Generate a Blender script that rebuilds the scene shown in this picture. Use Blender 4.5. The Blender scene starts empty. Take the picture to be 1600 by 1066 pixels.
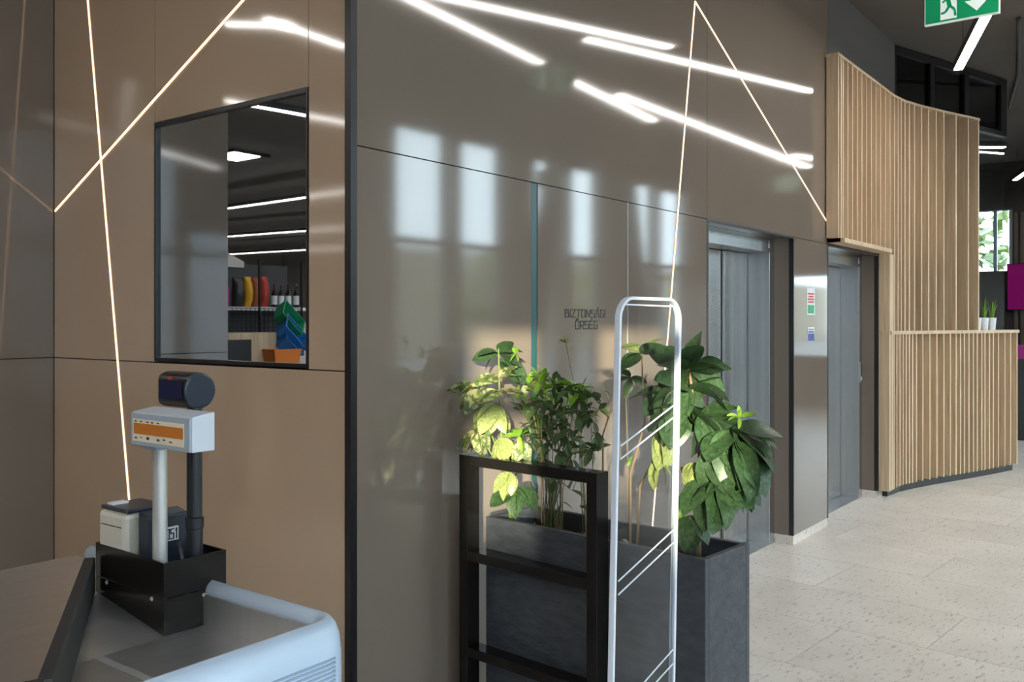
import bpy, bmesh, math, random
from mathutils import Vector, Matrix
random.seed(7)
S = bpy.context.scene
COL = S.collection
R = math.radians

# ------------------------------------------------------------------ camera, sky, sun, exposure
F, H, YH = 1419.0, 1.5, 503.0
YAW = R(37.04)
cam_d = bpy.data.cameras.new('camera')
cam = bpy.data.objects.new('camera', cam_d)
COL.objects.link(cam)
cam.location = (0, 0, H)
cam.rotation_euler = (R(90), 0, YAW - R(90))
cam_d.sensor_width = 36
cam_d.lens = F / 1600 * 36
cam_d.shift_y = -(533 - YH) / 1600
cam_d.clip_start = 0.05
S.camera = cam

SKY = 6.0
W = bpy.data.worlds.new('sky')
S.world = W
W.use_nodes = True
bg = W.node_tree.nodes['Background']
bg.inputs[0].default_value = (0.78, 0.88, 1.0, 1)
bg.inputs[1].default_value = SKY

sun_d = bpy.data.lights.new('sun', 'SUN')
sun_d.energy = 9.0
sun_d.color = (1.0, 0.84, 0.62)
sun_d.angle = R(0.5)
sun = bpy.data.objects.new('sun', sun_d)
COL.objects.link(sun)
sun.location = (-30, -25, 12)
sun.rotation_euler = Vector((1.45, 1.0, -1.76 * math.tan(R(8)))).to_track_quat('-Z', 'Y').to_euler()

S.view_settings.view_transform = 'Standard'
S.view_settings.look = 'None'
S.view_settings.gamma = 1
S.view_settings.use_curve_mapping = False
S.view_settings.exposure = 1.05
LAMP = 15.0      # ceiling strip radiance
WARM = 0.95       # wall strip radiance

# ------------------------------------------------------------------ photo geometry
cY, sY = math.cos(YAW), math.sin(YAW)
VB, UA, VC = 2.167, 2.013, 4.09
def ray(x, y):
    dx = (x - 800) / F
    return Vector((cY + sY * dx, sY - cY * dx, (YH - y) / F))
CAM = Vector((0, 0, H))
def Pz(x, y, z):
    r = ray(x, y); return CAM + r * ((z - H) / r.z)
def Pv(x, y, v):
    r = ray(x, y); return CAM + r * (v / r.y)
def Pu(x, y, u):
    r = ray(x, y); return CAM + r * (u / r.x)
def mirA(p): return Vector((2 * UA - p.x, p.y, p.z))
def mirB(p): return Vector((p.x, 2 * VB - p.y, p.z))

# ------------------------------------------------------------------ materials
MATS = {}
def mat(name, color, rough=0.5, metal=0.0, spec=0.5, emit=None, estr=0, coat=0.0, trans=0.0, ior=None):
    m = bpy.data.materials.new(name); m.use_nodes = True
    b = m.node_tree.nodes['Principled BSDF']
    b.inputs['Base Color'].default_value = (*color, 1)
    b.inputs['Roughness'].default_value = rough
    b.inputs['Metallic'].default_value = metal
    b.inputs['Specular IOR Level'].default_value = spec
    if ior: b.inputs['IOR'].default_value = ior
    if coat:
        b.inputs['Coat Weight'].default_value = coat; b.inputs['Coat Roughness'].default_value = 0.05
    if trans: b.inputs['Transmission Weight'].default_value = trans
    if emit:
        b.inputs['Emission Color'].default_value = (*emit, 1)
        b.inputs['Emission Strength'].default_value = estr
    MATS[name] = m
    return m
def nodes(m): return m.node_tree.nodes, m.node_tree.links, m.node_tree.nodes['Principled BSDF']
def grain(m, c1, c2, scale=(1, 1, 1), nscale=5.0, detail=4.0, bump=0.0, rough=None, lo=0.3, hi=0.7, coords='Object', rnd=0.0):
    n, l, b = nodes(m)
    tc = n.new('ShaderNodeTexCoord'); mp = n.new('ShaderNodeMapping')
    mp.inputs['Scale'].default_value = scale
    l.new(tc.outputs[coords], mp.inputs[0])
    vec = mp.outputs[0]
    oi = n.new('ShaderNodeObjectInfo')
    if rnd:
        ad = n.new('ShaderNodeVectorMath'); ad.operation = 'ADD'
        sc = n.new('ShaderNodeMath'); sc.operation = 'MULTIPLY'; sc.inputs[1].default_value = 37.0
        l.new(oi.outputs['Random'], sc.inputs[0]); l.new(vec, ad.inputs[0]); l.new(sc.outputs[0], ad.inputs[1])
        vec = ad.outputs[0]
    nt = n.new('ShaderNodeTexNoise'); nt.inputs['Scale'].default_value = nscale; nt.inputs['Detail'].default_value = detail
    l.new(vec, nt.inputs['Vector'])
    cr = n.new('ShaderNodeValToRGB')
    cr.color_ramp.elements[0].position = lo; cr.color_ramp.elements[0].color = (*c1, 1)
    cr.color_ramp.elements[1].position = hi; cr.color_ramp.elements[1].color = (*c2, 1)
    l.new(nt.outputs['Fac'], cr.inputs[0])
    out = cr.outputs[0]
    if rnd:
        hs = n.new('ShaderNodeHueSaturation')
        mr = n.new('ShaderNodeMapRange'); mr.inputs['To Min'].default_value = 1 - rnd; mr.inputs['To Max'].default_value = 1 + rnd
        l.new(oi.outputs['Random'], mr.inputs[0]); l.new(mr.outputs[0], hs.inputs['Value']); l.new(out, hs.inputs['Color'])
        out = hs.outputs[0]
    l.new(out, b.inputs['Base Color'])
    if bump:
        bp = n.new('ShaderNodeBump'); bp.inputs['Strength'].default_value = bump; bp.inputs['Distance'].default_value = 0.01
        l.new(nt.outputs['Fac'], bp.inputs['Height']); l.new(bp.outputs[0], b.inputs['Normal'])
    if rough:
        mr = n.new('ShaderNodeMapRange'); mr.inputs['To Min'].default_value = rough[0]; mr.inputs['To Max'].default_value = rough[1]
        l.new(nt.outputs['Fac'], mr.inputs[0]); l.new(mr.outputs[0], b.inputs['Roughness'])
    return out, nt

def panel_mat(name, c, rough):
    m = mat(name, c, rough, spec=0.6, ior=1.55)
    grain(m, tuple(x * 0.97 for x in c), tuple(x * 1.03 for x in c), nscale=1.5, detail=2)
    return m
panel_mat('panel', (0.46, 0.33, 0.228), 0.068)  # one panel type, this copy lightened for the better lit wall
panel_mat('panel_shaded', (0.19, 0.151, 0.121), 0.066)  # same panel darkened, shade put into the colour
mat('joint', (0.02, 0.018, 0.016), 0.7)
mat('black_trim', (0.012, 0.012, 0.013), 0.3)
mat('grey_paint', (0.10, 0.095, 0.09), 0.7)
m = mat('ceiling', (0.12, 0.105, 0.092), 0.85); grain(m, (0.105, 0.092, 0.08), (0.135, 0.118, 0.103), nscale=1.2)
mat('ceiling_lit', (0.42, 0.41, 0.39), 0.8)
mat('dark_room', (0.035, 0.03, 0.028), 0.8)
mat('facade', (0.42, 0.40, 0.37), 0.7)
mat('dark_steel', (0.05, 0.05, 0.055), 0.5)
m = mat('steel', (0.60, 0.61, 0.62), 0.27, metal=1.0); grain(m, (0.54, 0.545, 0.55), (0.62, 0.625, 0.63), scale=(9, 9, 0.15), nscale=2, detail=1)
m = mat('worktop_steel', (0.5, 0.48, 0.46), 0.33, metal=0.9)
grain(m, (0.60, 0.595, 0.59), (0.66, 0.655, 0.65), scale=(2, 9, 1), nscale=4, detail=3)
m = mat('oak', (0.6, 0.46, 0.33), 0.5)
grain(m, (0.46, 0.33, 0.205), (0.66, 0.51, 0.345), scale=(14, 14, 0.7), nscale=3, detail=6, lo=0.25, hi=0.75, rnd=0.07, bump=0.05)
mat('oak_dark', (0.10, 0.075, 0.055), 0.6)
m = mat('terrazzo', (0.6, 0.56, 0.5), 0.36)
def terrazzo(m):
    out, nt = grain(m, (0.60, 0.545, 0.485), (0.72, 0.665, 0.60), nscale=2.2, detail=5, rnd=0.035)
    n, l, b = nodes(m)
    tc = n.new('ShaderNodeTexCoord'); mp = n.new('ShaderNodeMapping'); mp.inputs['Scale'].default_value = (22, 66, 20)
    mp.inputs['Rotation'].default_value = (0, 0, R(18))
    oi = n.new('ShaderNodeObjectInfo'); ad = n.new('ShaderNodeVectorMath'); ad.operation = 'ADD'
    sc = n.new('ShaderNodeMath'); sc.operation = 'MULTIPLY'; sc.inputs[1].default_value = 91.0
    l.new(oi.outputs['Random'], sc.inputs[0]); l.new(tc.outputs['Object'], mp.inputs[0]); l.new(mp.outputs[0], ad.inputs[0]); l.new(sc.outputs[0], ad.inputs[1])
    n2 = n.new('ShaderNodeTexNoise'); n2.inputs['Scale'].default_value = 1.0; n2.inputs['Detail'].default_value = 4
    l.new(ad.outputs[0], n2.inputs['Vector'])
    cr = n.new('ShaderNodeValToRGB'); cr.color_ramp.elements[0].position = 0.57; cr.color_ramp.elements[0].color = (0, 0, 0, 1)
    cr.color_ramp.elements[1].position = 0.72; cr.color_ramp.elements[1].color = (0.72, 0.72, 0.72, 1)
    l.new(n2.outputs['Fac'], cr.inputs[0])
    mx = n.new('ShaderNodeMixRGB'); mx.inputs[2].default_value = (0.27, 0.235, 0.205, 1)
    l.new(cr.outputs[0], mx.inputs[0]); l.new(out, mx.inputs[1]); l.new(mx.outputs[0], b.inputs['Base Color'])
terrazzo(m)
mat('grout', (0.22, 0.20, 0.18), 0.8)
m = mat('floor_plain', (0.55, 0.51, 0.46), 0.4)
m = mat('slate', (0.06, 0.065, 0.07), 0.5)
grain(m, (0.032, 0.036, 0.044), (0.058, 0.065, 0.078), scale=(1, 1, 2.2), nscale=14, detail=8, bump=0.7)
m = mat('soil', (0.03, 0.02, 0.013), 0.95); grain(m, (0.015, 0.01, 0.007), (0.055, 0.036, 0.024), nscale=60, bump=1.0)
mat('bark_chip', (0.20, 0.09, 0.035), 0.9)
mat('pale_chip', (0.45, 0.40, 0.33), 0.9)
mat('black_metal', (0.010, 0.009, 0.008), 0.22, spec=0.22)
mat('black_plastic', (0.012, 0.013, 0.016), 0.35)
mat('navy_plastic', (0.014, 0.022, 0.036), 0.3)
mat('rubber', (0.022, 0.021, 0.020), 0.6)
mat('beige_plastic', (0.50, 0.47, 0.40), 0.45)
mat('grey_plastic', (0.30, 0.36, 0.42), 0.4)
mat('light_plastic', (0.50, 0.53, 0.59), 0.4)
m = mat('bumper', (0.40, 0.49, 0.60), 0.35)
mat('rib_blue', (0.22, 0.29, 0.38), 0.4)
mat('silver', (0.55, 0.54, 0.52), 0.35, metal=0.6)
mat('cream_label', (0.70, 0.62, 0.48), 0.4)
mat('amber', (0.38, 0.12, 0.015), 0.25, emit=(1.0, 0.33, 0.03), estr=0.03)
mat('blue_screen', (0.01, 0.012, 0.05), 0.15)
mat('white', (0.75, 0.76, 0.78), 0.4)
mat('red', (0.55, 0.05, 0.04), 0.4)
mat('ink', (0.02, 0.02, 0.022), 0.5)
mat('teal_reflection', (0.02, 0.085, 0.09), 0.3)
mat('rim_white', (0.62, 0.66, 0.74), 0.3)
mat('sign_green', (0.0, 0.26, 0.10), 0.35, emit=(0.0, 0.36, 0.13), estr=0.10)
mat('sign_white', (0.8, 0.85, 0.82), 0.4, emit=(0.85, 1.0, 0.93), estr=0.12)
mat('lamp_glow', (1, 1, 1), 0.5, emit=(1.0, 0.955, 0.90), estr=LAMP)
mat('warm_glow', (1, 0.9, 0.8), 0.5, emit=(1.0, 0.62, 0.35), estr=WARM)
mat('screen_magenta', (0.10, 0.0, 0.06), 0.3, emit=(0.35, 0.005, 0.17), estr=0.12)
mat('mirror_glass', (0.62, 0.64, 0.66), 0.012, metal=1.0)
mat('stem_green', (0.14, 0.20, 0.06), 0.6)
mat('stem_brown', (0.26, 0.17, 0.10), 0.8)
mat('stem_orange', (0.45, 0.20, 0.08), 0.7)
mat('bamboo', (0.45, 0.36, 0.22), 0.7)
mat('street', (0.14, 0.14, 0.14), 0.9)
m = mat('sun_block_grey', (0.45, 0.47, 0.50), 0.8)
mat('beige_wall', (0.26, 0.23, 0.17), 0.8)
mat('limiter_pale', (0.5, 0.48, 0.44), 0.8)
def glassy(name, tint, refl, rough=0.02, fres=True):
    m = bpy.data.materials.new(name); m.use_nodes = True
    n, l = m.node_tree.nodes, m.node_tree.links
    n.remove(n['Principled BSDF'])
    t = n.new('ShaderNodeBsdfTransparent'); t.inputs[0].default_value = (*tint, 1)
    g = n.new('ShaderNodeBsdfGlossy'); g.inputs['Roughness'].default_value = rough
    mx = n.new('ShaderNodeMixShader')
    if fres:
        lw = n.new('ShaderNodeLayerWeight'); lw.inputs[0].default_value = 0.5
        pw = n.new('ShaderNodeMath'); pw.operation = 'POWER'; pw.inputs[1].default_value = 5.0
        mr = n.new('ShaderNodeMapRange'); mr.inputs['To Min'].default_value = ((refl - 1) / (refl + 1)) ** 2; mr.inputs['To Max'].default_value = 0.9
        l.new(lw.outputs['Facing'], pw.inputs[0]); l.new(pw.outputs[0], mr.inputs[0]); l.new(mr.outputs[0], mx.inputs[0])
    else: mx.inputs[0].default_value = refl
    l.new(t.outputs[0], mx.inputs[1]); l.new(g.outputs[0], mx.inputs[2]); l.new(mx.outputs[0], n['Material Output'].inputs[0])
    MATS[name] = m
glassy('pane', (0.90, 0.95, 0.94), 1.45)
glassy('dark_pane', (0.35, 0.36, 0.38), 1.5)
glassy('acrylic', (0.90, 0.92, 0.94), 1.42, 0.03)
def leaf_mat(name, dark, light, vari, amount, scale=30):
    m = mat(name, dark, 0.38, spec=0.45)
    out, nt = grain(m, dark, light, nscale=12, detail=3, rnd=0.18)
    n, l, b = nodes(m)
    tc = n.new('ShaderNodeTexCoord')
    n2 = n.new('ShaderNodeTexNoise'); n2.inputs['Scale'].default_value = scale; n2.inputs['Detail'].default_value = 3
    l.new(tc.outputs['Object'], n2.inputs['Vector'])
    cr = n.new('ShaderNodeValToRGB')
    cr.color_ramp.elements[0].position = 0.62 - amount; cr.color_ramp.elements[0].color = (0, 0, 0, 1)
    cr.color_ramp.elements[1].position = 0.68 - amount; cr.color_ramp.elements[1].color = (1, 1, 1, 1)
    l.new(n2.outputs['Fac'], cr.inputs[0])
    mx = n.new('ShaderNodeMixRGB'); mx.inputs[2].default_value = (*vari, 1)
    l.new(cr.outputs[0], mx.inputs[0]); l.new(out, mx.inputs[1]); l.new(mx.outputs[0], b.inputs['Base Color'])
    b.inputs['Subsurface Weight'].default_value = 0.0
    tr = n.new('ShaderNodeBsdfTranslucent'); l.new(mx.outputs[0], tr.inputs[0])
    ms = n.new('ShaderNodeMixShader'); ms.inputs[0].default_value = 0.25
    l.new(b.outputs[0], ms.inputs[1]); l.new(tr.outputs[0], ms.inputs[2]); l.new(ms.outputs[0], n['Material Output'].inputs[0])
leaf_mat('leaf_vari', (0.08, 0.13, 0.05), (0.17, 0.23, 0.08), (0.46, 0.44, 0.22), 0.13, 5)
leaf_mat('leaf_small', (0.03, 0.07, 0.022), (0.08, 0.14, 0.045), (0.34, 0.37, 0.18), 0.02, 60)
leaf_mat('leaf_big', (0.024, 0.055, 0.021), (0.062, 0.12, 0.048), (0.13, 0.22, 0.09), -0.02, 30)
leaf_mat('leaf_pale', (0.20, 0.26, 0.08), (0.36, 0.40, 0.14), (0.5, 0.5, 0.22), 0.02, 25)
leaf_mat('leaf_lime', (0.16, 0.34, 0.03), (0.30, 0.50, 0.06), (0.5, 0.55, 0.15), -0.05, 30)
leaf_mat('leaf_tree', (0.07, 0.12, 0.03), (0.22, 0.26, 0.07), (0.36, 0.32, 0.10), 0.0, 3)

# ------------------------------------------------------------------ mesh helpers
def new(): return bmesh.new()
def box(bm, x0, x1, y0, y1, z0, z1):
    v = [bm.verts.new((x, y, z)) for z in (z0, z1) for y in (y0, y1) for x in (x0, x1)]
    for q in ((0, 2, 3, 1), (4, 5, 7, 6), (0, 1, 5, 4), (2, 6, 7, 3), (1, 3, 7, 5), (0, 4, 6, 2)):
        bm.faces.new([v[i] for i in q])
    return bm
def hexa(bm, pts):
    """8 points: bottom loop of four, top loop of four"""
    v = [bm.verts.new(p) for p in pts]
    bm.faces.new([v[3], v[2], v[1], v[0]]); bm.faces.new(v[4:8])
    for i in range(4):
        j = (i + 1) % 4
        bm.faces.new([v[i], v[j], v[4 + j], v[4 + i]])
    return bm
def prism(bm, poly, z0, z1):
    a = [bm.verts.new((x, y, z0)) for x, y in poly]; b = [bm.verts.new((x, y, z1)) for x, y in poly]
    n = len(poly)
    bm.faces.new(a[::-1]); bm.faces.new(b)
    for i in range(n): bm.faces.new([a[i], a[(i + 1) % n], b[(i + 1) % n], b[i]])
    return bm
def bar(bm, a, b, w, h, up=Vector((0, 0, 1))):
    a, b = Vector(a), Vector(b); d = (b - a).normalized()
    s = d.cross(up)
    if s.length < 1e-4: s = Vector((1, 0, 0))
    s.normalize(); t = s.cross(d).normalized()
    s *= w / 2; t *= h / 2
    return hexa(bm, [a - s - t, a + s - t, b + s - t, b - s - t, a - s + t, a + s + t, b + s + t, b - s + t])
def tube(bm, pts, rad, seg=8, cap=True):
    pts = [Vector(p) for p in pts]
    rad = rad if isinstance(rad, (list, tuple)) else [rad] * len(pts)
    rings = []; ref = Vector((0.31, 0.17, 0.93))
    for i, p in enumerate(pts):
        d = (pts[min(i + 1, len(pts) - 1)] - pts[max(i - 1, 0)]).normalized()
        if abs(d.dot(ref)) > 0.97: ref = Vector((1, 0.1, 0))
        s = d.cross(ref).normalized(); t = s.cross(d)
        rings.append([bm.verts.new(p + (s * math.cos(k * 2 * math.pi / seg) + t * math.sin(k * 2 * math.pi / seg)) * rad[i]) for k in range(seg)])
    for a, b in zip(rings, rings[1:]):
        for k in range(seg): bm.faces.new([a[k], a[(k + 1) % seg], b[(k + 1) % seg], b[k]])
    if cap:
        bm.faces.new(rings[0][::-1]); bm.faces.new(rings[-1])
    return bm
def lathe(bm, prof, cx=0, cy=0, seg=16):
    rings = [[bm.verts.new((cx + r * math.cos(k * 2 * math.pi / seg), cy + r * math.sin(k * 2 * math.pi / seg), z)) for k in range(seg)] for r, z in prof]
    for a, b in zip(rings, rings[1:]):
        for k in range(seg): bm.faces.new([a[k], a[(k + 1) % seg], b[(k + 1) % seg], b[k]])
    bm.faces.new(rings[0][::-1]); bm.faces.new(rings[-1])
    return bm
def link(name, me, parent=None):
    o = bpy.data.objects.new(name, me); COL.objects.link(o)
    if parent: o.parent = parent
    return o
def obj(name, bm, m, parent=None, bevel=0, smooth=False, off=None):
    if off is not None: bmesh.ops.translate(bm, vec=-Vector(off), verts=bm.verts)
    bmesh.ops.recalc_face_normals(bm, faces=bm.faces)
    me = bpy.data.meshes.new(name); bm.to_mesh(me); bm.free()
    me.materials.append(MATS[m])
    if smooth:
        for p in me.polygons: p.use_smooth = True
    o = link(name, me, parent)
    if bevel:
        b = o.modifiers.new('bevel', 'BEVEL'); b.width = bevel; b.segments = 2; b.limit_method = 'ANGLE'; b.angle_limit = R(40)
    if off is not None and parent is None: o.location = off
    return o
def tag(o, label, cat, group=None, kind=None):
    o['label'] = label; o['category'] = cat
    if group: o['group'] = group
    if kind: o['kind'] = kind
    return o
def thing(name, label, cat, loc=(0, 0, 0), rz=0, group=None):
    o = bpy.data.objects.new(name, None); COL.objects.link(o)
    o.empty_display_size = 0.1
    o.location = loc; o.rotation_euler = (0, 0, rz)
    return tag(o, label, cat, group)
def struct(o, label=None):
    o['kind'] = 'structure'
    if label: o['label'] = label
    return o

# ------------------------------------------------------------------ squarish stroke lettering
G = {
 'B': [(0,0,0,1),(0,1,.8,1),(.8,1,.8,.55),(0,.52,1,.52),(1,.52,1,0),(0,0,1,0)], 'I': [(.0,0,.0,1)],
 'Z': [(0,1,1,1),(1,1,0,0),(0,0,1,0)], 'T': [(0,1,1,1),(.5,0,.5,1)],
 'O': [(0,0,1,0),(1,0,1,1),(1,1,0,1),(0,1,0,0)], 'N': [(0,0,0,1),(0,1,1,0),(1,0,1,1)],
 'S': [(1,1,0,1),(0,1,0,.52),(0,.52,1,.52),(1,.52,1,0),(1,0,0,0)],
 'A': [(0,0,.35,1),(.35,1,.65,1),(.65,1,1,0)], 'G': [(1,1,0,1),(0,1,0,0),(0,0,1,0),(1,0,1,.5),(1,.5,.6,.5)],
 'R': [(0,0,0,1),(0,1,1,1),(1,1,1,.45),(0,.45,1,.45),(.5,.45,1,0)], 'E': [(1,1,0,1),(0,1,0,0),(0,0,1,0),(0,.52,.8,.52)],
 'D': [(0,0,0,1),(0,1,.75,1),(.75,1,1,.75),(1,.75,1,.25),(1,.25,.75,0),(.75,0,0,0)],
 '0': [(0,0,1,0),(1,0,1,1),(1,1,0,1),(0,1,0,0)], '1': [(.5,0,.5,1),(.5,1,.2,.8)],
 '5': [(1,1,0,1),(0,1,0,.55),(0,.55,1,.55),(1,.55,1,0),(1,0,0,0)],
}
G['Á'] = G['A'] + [(.45,1.15,.7,1.35)]; G['É'] = G['E'] + [(.4,1.15,.7,1.35)]; G['Ő'] = G['O'] + [(.2,1.15,.4,1.35),(.55,1.15,.75,1.35)]
def lettering(bm, text, x0, z0, w, h, gap, sw, place):
    """place(x, z, d) -> 3D point; d is the distance out of the surface"""
    x = x0
    for ch in text:
        if ch == ' ': x += w + gap; continue
        cw = 0.0 if ch == 'I' else w
        for a, b, c, d in G[ch]:
            p, q = Vector((x + a * cw, z0 + b * h)), Vector((x + c * cw, z0 + d * h))
            t = (q - p).normalized(); nrm = Vector((-t.y, t.x)) * sw / 2; p = p - t * sw / 2; q = q + t * sw / 2
            quad = [p - nrm, q - nrm, q + nrm, p + nrm]
            hexa(bm, [place(k.x, k.y, 0.0) for k in quad] + [place(k.x, k.y, 0.0012) for k in quad])
        x += cw + gap

# ================================================================== STRUCTURE
# ---- floor: sub-floor + tiles 0.6 x 1.2 m laid with a third offset, grid turned -5.16 deg
ga = R(-5.16)
gu, gv = Vector((math.cos(ga), math.sin(ga), 0)), Vector((-math.sin(ga), math.cos(ga), 0))
bm = new(); box(bm, -17, 20, -3.2, 27, -0.2, -0.003)
floor = struct(obj('floor', bm, 'grout'), 'pale beige terrazzo tile floor of the lobby')
bm = new(); box(bm, -0.5985 / 2, 0.5985 / 2, -1.197 / 2, 1.197 / 2, -0.012, 0.0)
tile_me = bpy.data.meshes.new('floor_tile'); bmesh.ops.recalc_face_normals(bm, faces=bm.faces); bm.to_mesh(tile_me); bm.free()
tile_me.materials.append(MATS['terrazzo'])
tiles = []
for i in range(-8, 36):
    for j in range(-7, 9):
        u0 = 3.767 + (i - 0) * 0.602; off = (1.79 - 0.4 * i) % 1.2
        cu, cv = u0 + 0.301, off + j * 1.2 + 0.6
        p = gu * cu + gv * cv
        d = cY * p.x + sY * p.y; lat = sY * p.x - cY * p.y
        if p.x < -16 or p.x > 18.5 or p.y < -2.3 or p.y > 9: continue
        if p.y > 2.9 and p.x > 0.9: continue
        tiles.append((0 if (d > 0.8 and abs(lat) < 0.85 * d) else 1, d if d > 0 else 50 - d, p))
tiles.sort(key=lambda t: (t[0], t[1]))
for _, _, p in tiles[:298]:
    o = link('floor_tile', tile_me, floor); o.location = p; o.rotation_euler = (0, 0, ga)

# ---- ceiling
bm = new(); box(bm, -17, 20, -3.3, 27, 4.0, 4.2)
struct(obj('ceiling', bm, 'ceiling'), 'dark brown ceiling of the lobby')
bm = new(); box(bm, -16.8, 1.1, -3.0, 26, 3.985, 3.999)  # paler sheet added in place of uplight, also bounces light
struct(obj('ceiling_shop', bm, 'ceiling_lit'), 'shop ceiling sheet paled in place of lamp light, seen in the mirror window')

# ---- wall_back (A): glossy tan wall with the mirror window
T = 0.018
bm = new()
box(bm, UA + 0.02, UA + 0.2, VB + 0.03, VC + 0.2, 0, 4.0)
wallA = struct(obj('wall_back', bm, 'joint'), 'glossy tan panelled wall, colour lightened as if lit, with mirrored window behind the checkout')
va0, va1 = Pu(482, 300, UA).y, Pu(242, 300, UA).y
zs = 1.34; zt = 2.285
g = 0.002
def panelA(v0, v1, z0, z1):
    bm = new(); box(bm, UA, UA + T, v0 + g, v1 - g, z0 + g, z1 - g); obj('wall_panel', bm, 'panel', wallA)
panelA(VB + 0.024, VC, 0.05, zs); panelA(VB + 0.024, va0, zs, 4.0); panelA(va1, VC, zs, 4.0); panelA(va0, va1, zt, 4.0)
# window_1
bm = new()
fw = 0.010
zb = zs + 0.005
for a in ((va0, va0 + fw, zb, zt), (va1 - fw, va1, zb, zt), (va0 + fw, va1 - fw, zt - 0.016, zt), (va0 + fw, va1 - fw, zb, zb + 0.014)):
    box(bm, UA - 0.004, UA + 0.02, a[0] + 0.001, a[1] - 0.001, a[2], a[3])
win = struct(obj('window_1', bm, 'black_trim'), 'black framed one way mirror window in the tan wall')
bm = new(); box(bm, UA + 0.008, UA + 0.014, va0 + fw, va1 - fw, zb + 0.014, zt - 0.016)
obj('pane', bm, 'mirror_glass', win)

# ---- wall_left (C)
bm = new(); box(bm, 1.115, UA + 0.018, VC + 0.02, VC + 0.2, 0, 4.0)
wallC = struct(obj('wall_left', bm, 'joint'), 'glossy tan panelled wall at the left edge, colour darkened for shade')
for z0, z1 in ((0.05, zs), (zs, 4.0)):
    bm = new(); box(bm, 1.115, UA - 0.003, VC, VC + T, z0 + g, z1 - g); obj('wall_panel', bm, 'panel_shaded', wallC)

# ---- wall_right (B) with door and two lifts
ZS = 2.07
U = {k: Pv(k, 500, VB).x for k in (835, 981, 1105, 1240, 1293, 1372)}
l1a, l1b, l2a, l2b = U[1105], U[1240], U[1293], U[1372]
uEnd = 8.58
bm = new()
b0, b1 = VB + 0.02, VB + 0.5
box(bm, UA + 0.02, l1a, b0, b1, 0, 4.0)
box(bm, l1a, uEnd, b0, b1, ZS, 4.0)
box(bm, l1b, l2a, b0, b1, 0, ZS)
box(bm, l2b, uEnd, b0, b1, 0, ZS)
wallB = struct(obj('wall_right', bm, 'joint'), 'glossy panelled wall, tan darkened to taupe for shade, with lifts and a flush door')
def panelB(u0, u1, z0, z1, m='panel_shaded'):
    bm = new(); box(bm, u0 + g, u1 - g, VB, VB + T, z0 + g, z1 - g); obj('wall_panel', bm, m, wallB)
panelB(UA + 0.024, l1a, ZS, 4.0); panelB(l1a, 6.72, ZS, 4.0)
panelB(UA + 0.024, U[835] - 0.02, 0.06, ZS); panelB(U[981], l1a, 0.06, ZS)
panelB(l1b + 0.002, l2a - 0.002, 0.06, ZS)
bm = new(); box(bm, 6.73, uEnd, VB + 0.002, VB + T, 3.40, 4.0); obj('painted_band', bm, 'grey_paint', wallB)
# corner trim
bm = new()
box(bm, UA - 0.004, UA + 0.024, VB - 0.004, VB + 0.024, 0, 4.0)
tr = struct(obj('trim_1', bm, 'black_trim'), 'black metal corner profile between tan and taupe walls')
# plinths
for i, (u0, u1) in enumerate(((UA + 0.02, l1a), (l1b - 0.008, l2a), (l2b - 0.008, 8.22))):
    bm = new(); box(bm, u0, u1, VB + 0.001, VB + 0.13, 0, 0.06)
    struct(obj('baseboard_%d' % (i + 1), bm, 'terrazzo'))

# ---- security room door (flush)
d0, d1 = U[835], U[981]
bm = new(); box(bm, d0 + 0.022, d1 - g, VB - 0.001, VB + T, 0.01, ZS - g)
door1 = struct(obj('door_1', bm, 'panel_shaded'), 'flush glossy taupe door lettered for the security guards')
bm = new(); box(bm, d0 - 0.018, d0 + 0.020, VB + 0.002, VB + T, 0.01, ZS - g); obj('gap_strip', bm, 'teal_reflection', door1)  # teal colour paints the reflection in the door's open gap
bm = new(); box(bm, d1 - 0.006, d1 - 0.002, VB - 0.003, VB, 0.01, ZS - g); obj('edge_strip', bm, 'silver', door1)
def placeB(x, z, d): return Vector((x, VB - 0.001 - d, z))
p0, p1 = Pv(883, 495.5, VB), Pv(947, 495.5, VB)
q0, q1 = Pv(899, 514, VB), Pv(933, 514, VB)
bm = new()
n = 8 + 0; wl = (p1.x - p0.x) / (8 + 10 * 0.0 + 9 * 0.42)
lettering(bm, 'BIZTONSÁGI', p0.x, p0.z, wl * 0.95, 0.032, wl * 0.42, 0.0048, placeB)
wl = (q1.x - q0.x) / (5 + 4 * 0.4)
lettering(bm, 'ŐRSÉG', q0.x, q0.z - 0.0, wl, 0.033, wl * 0.40, 0.0048, placeB)
obj('lettering', bm, 'ink', door1)

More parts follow.
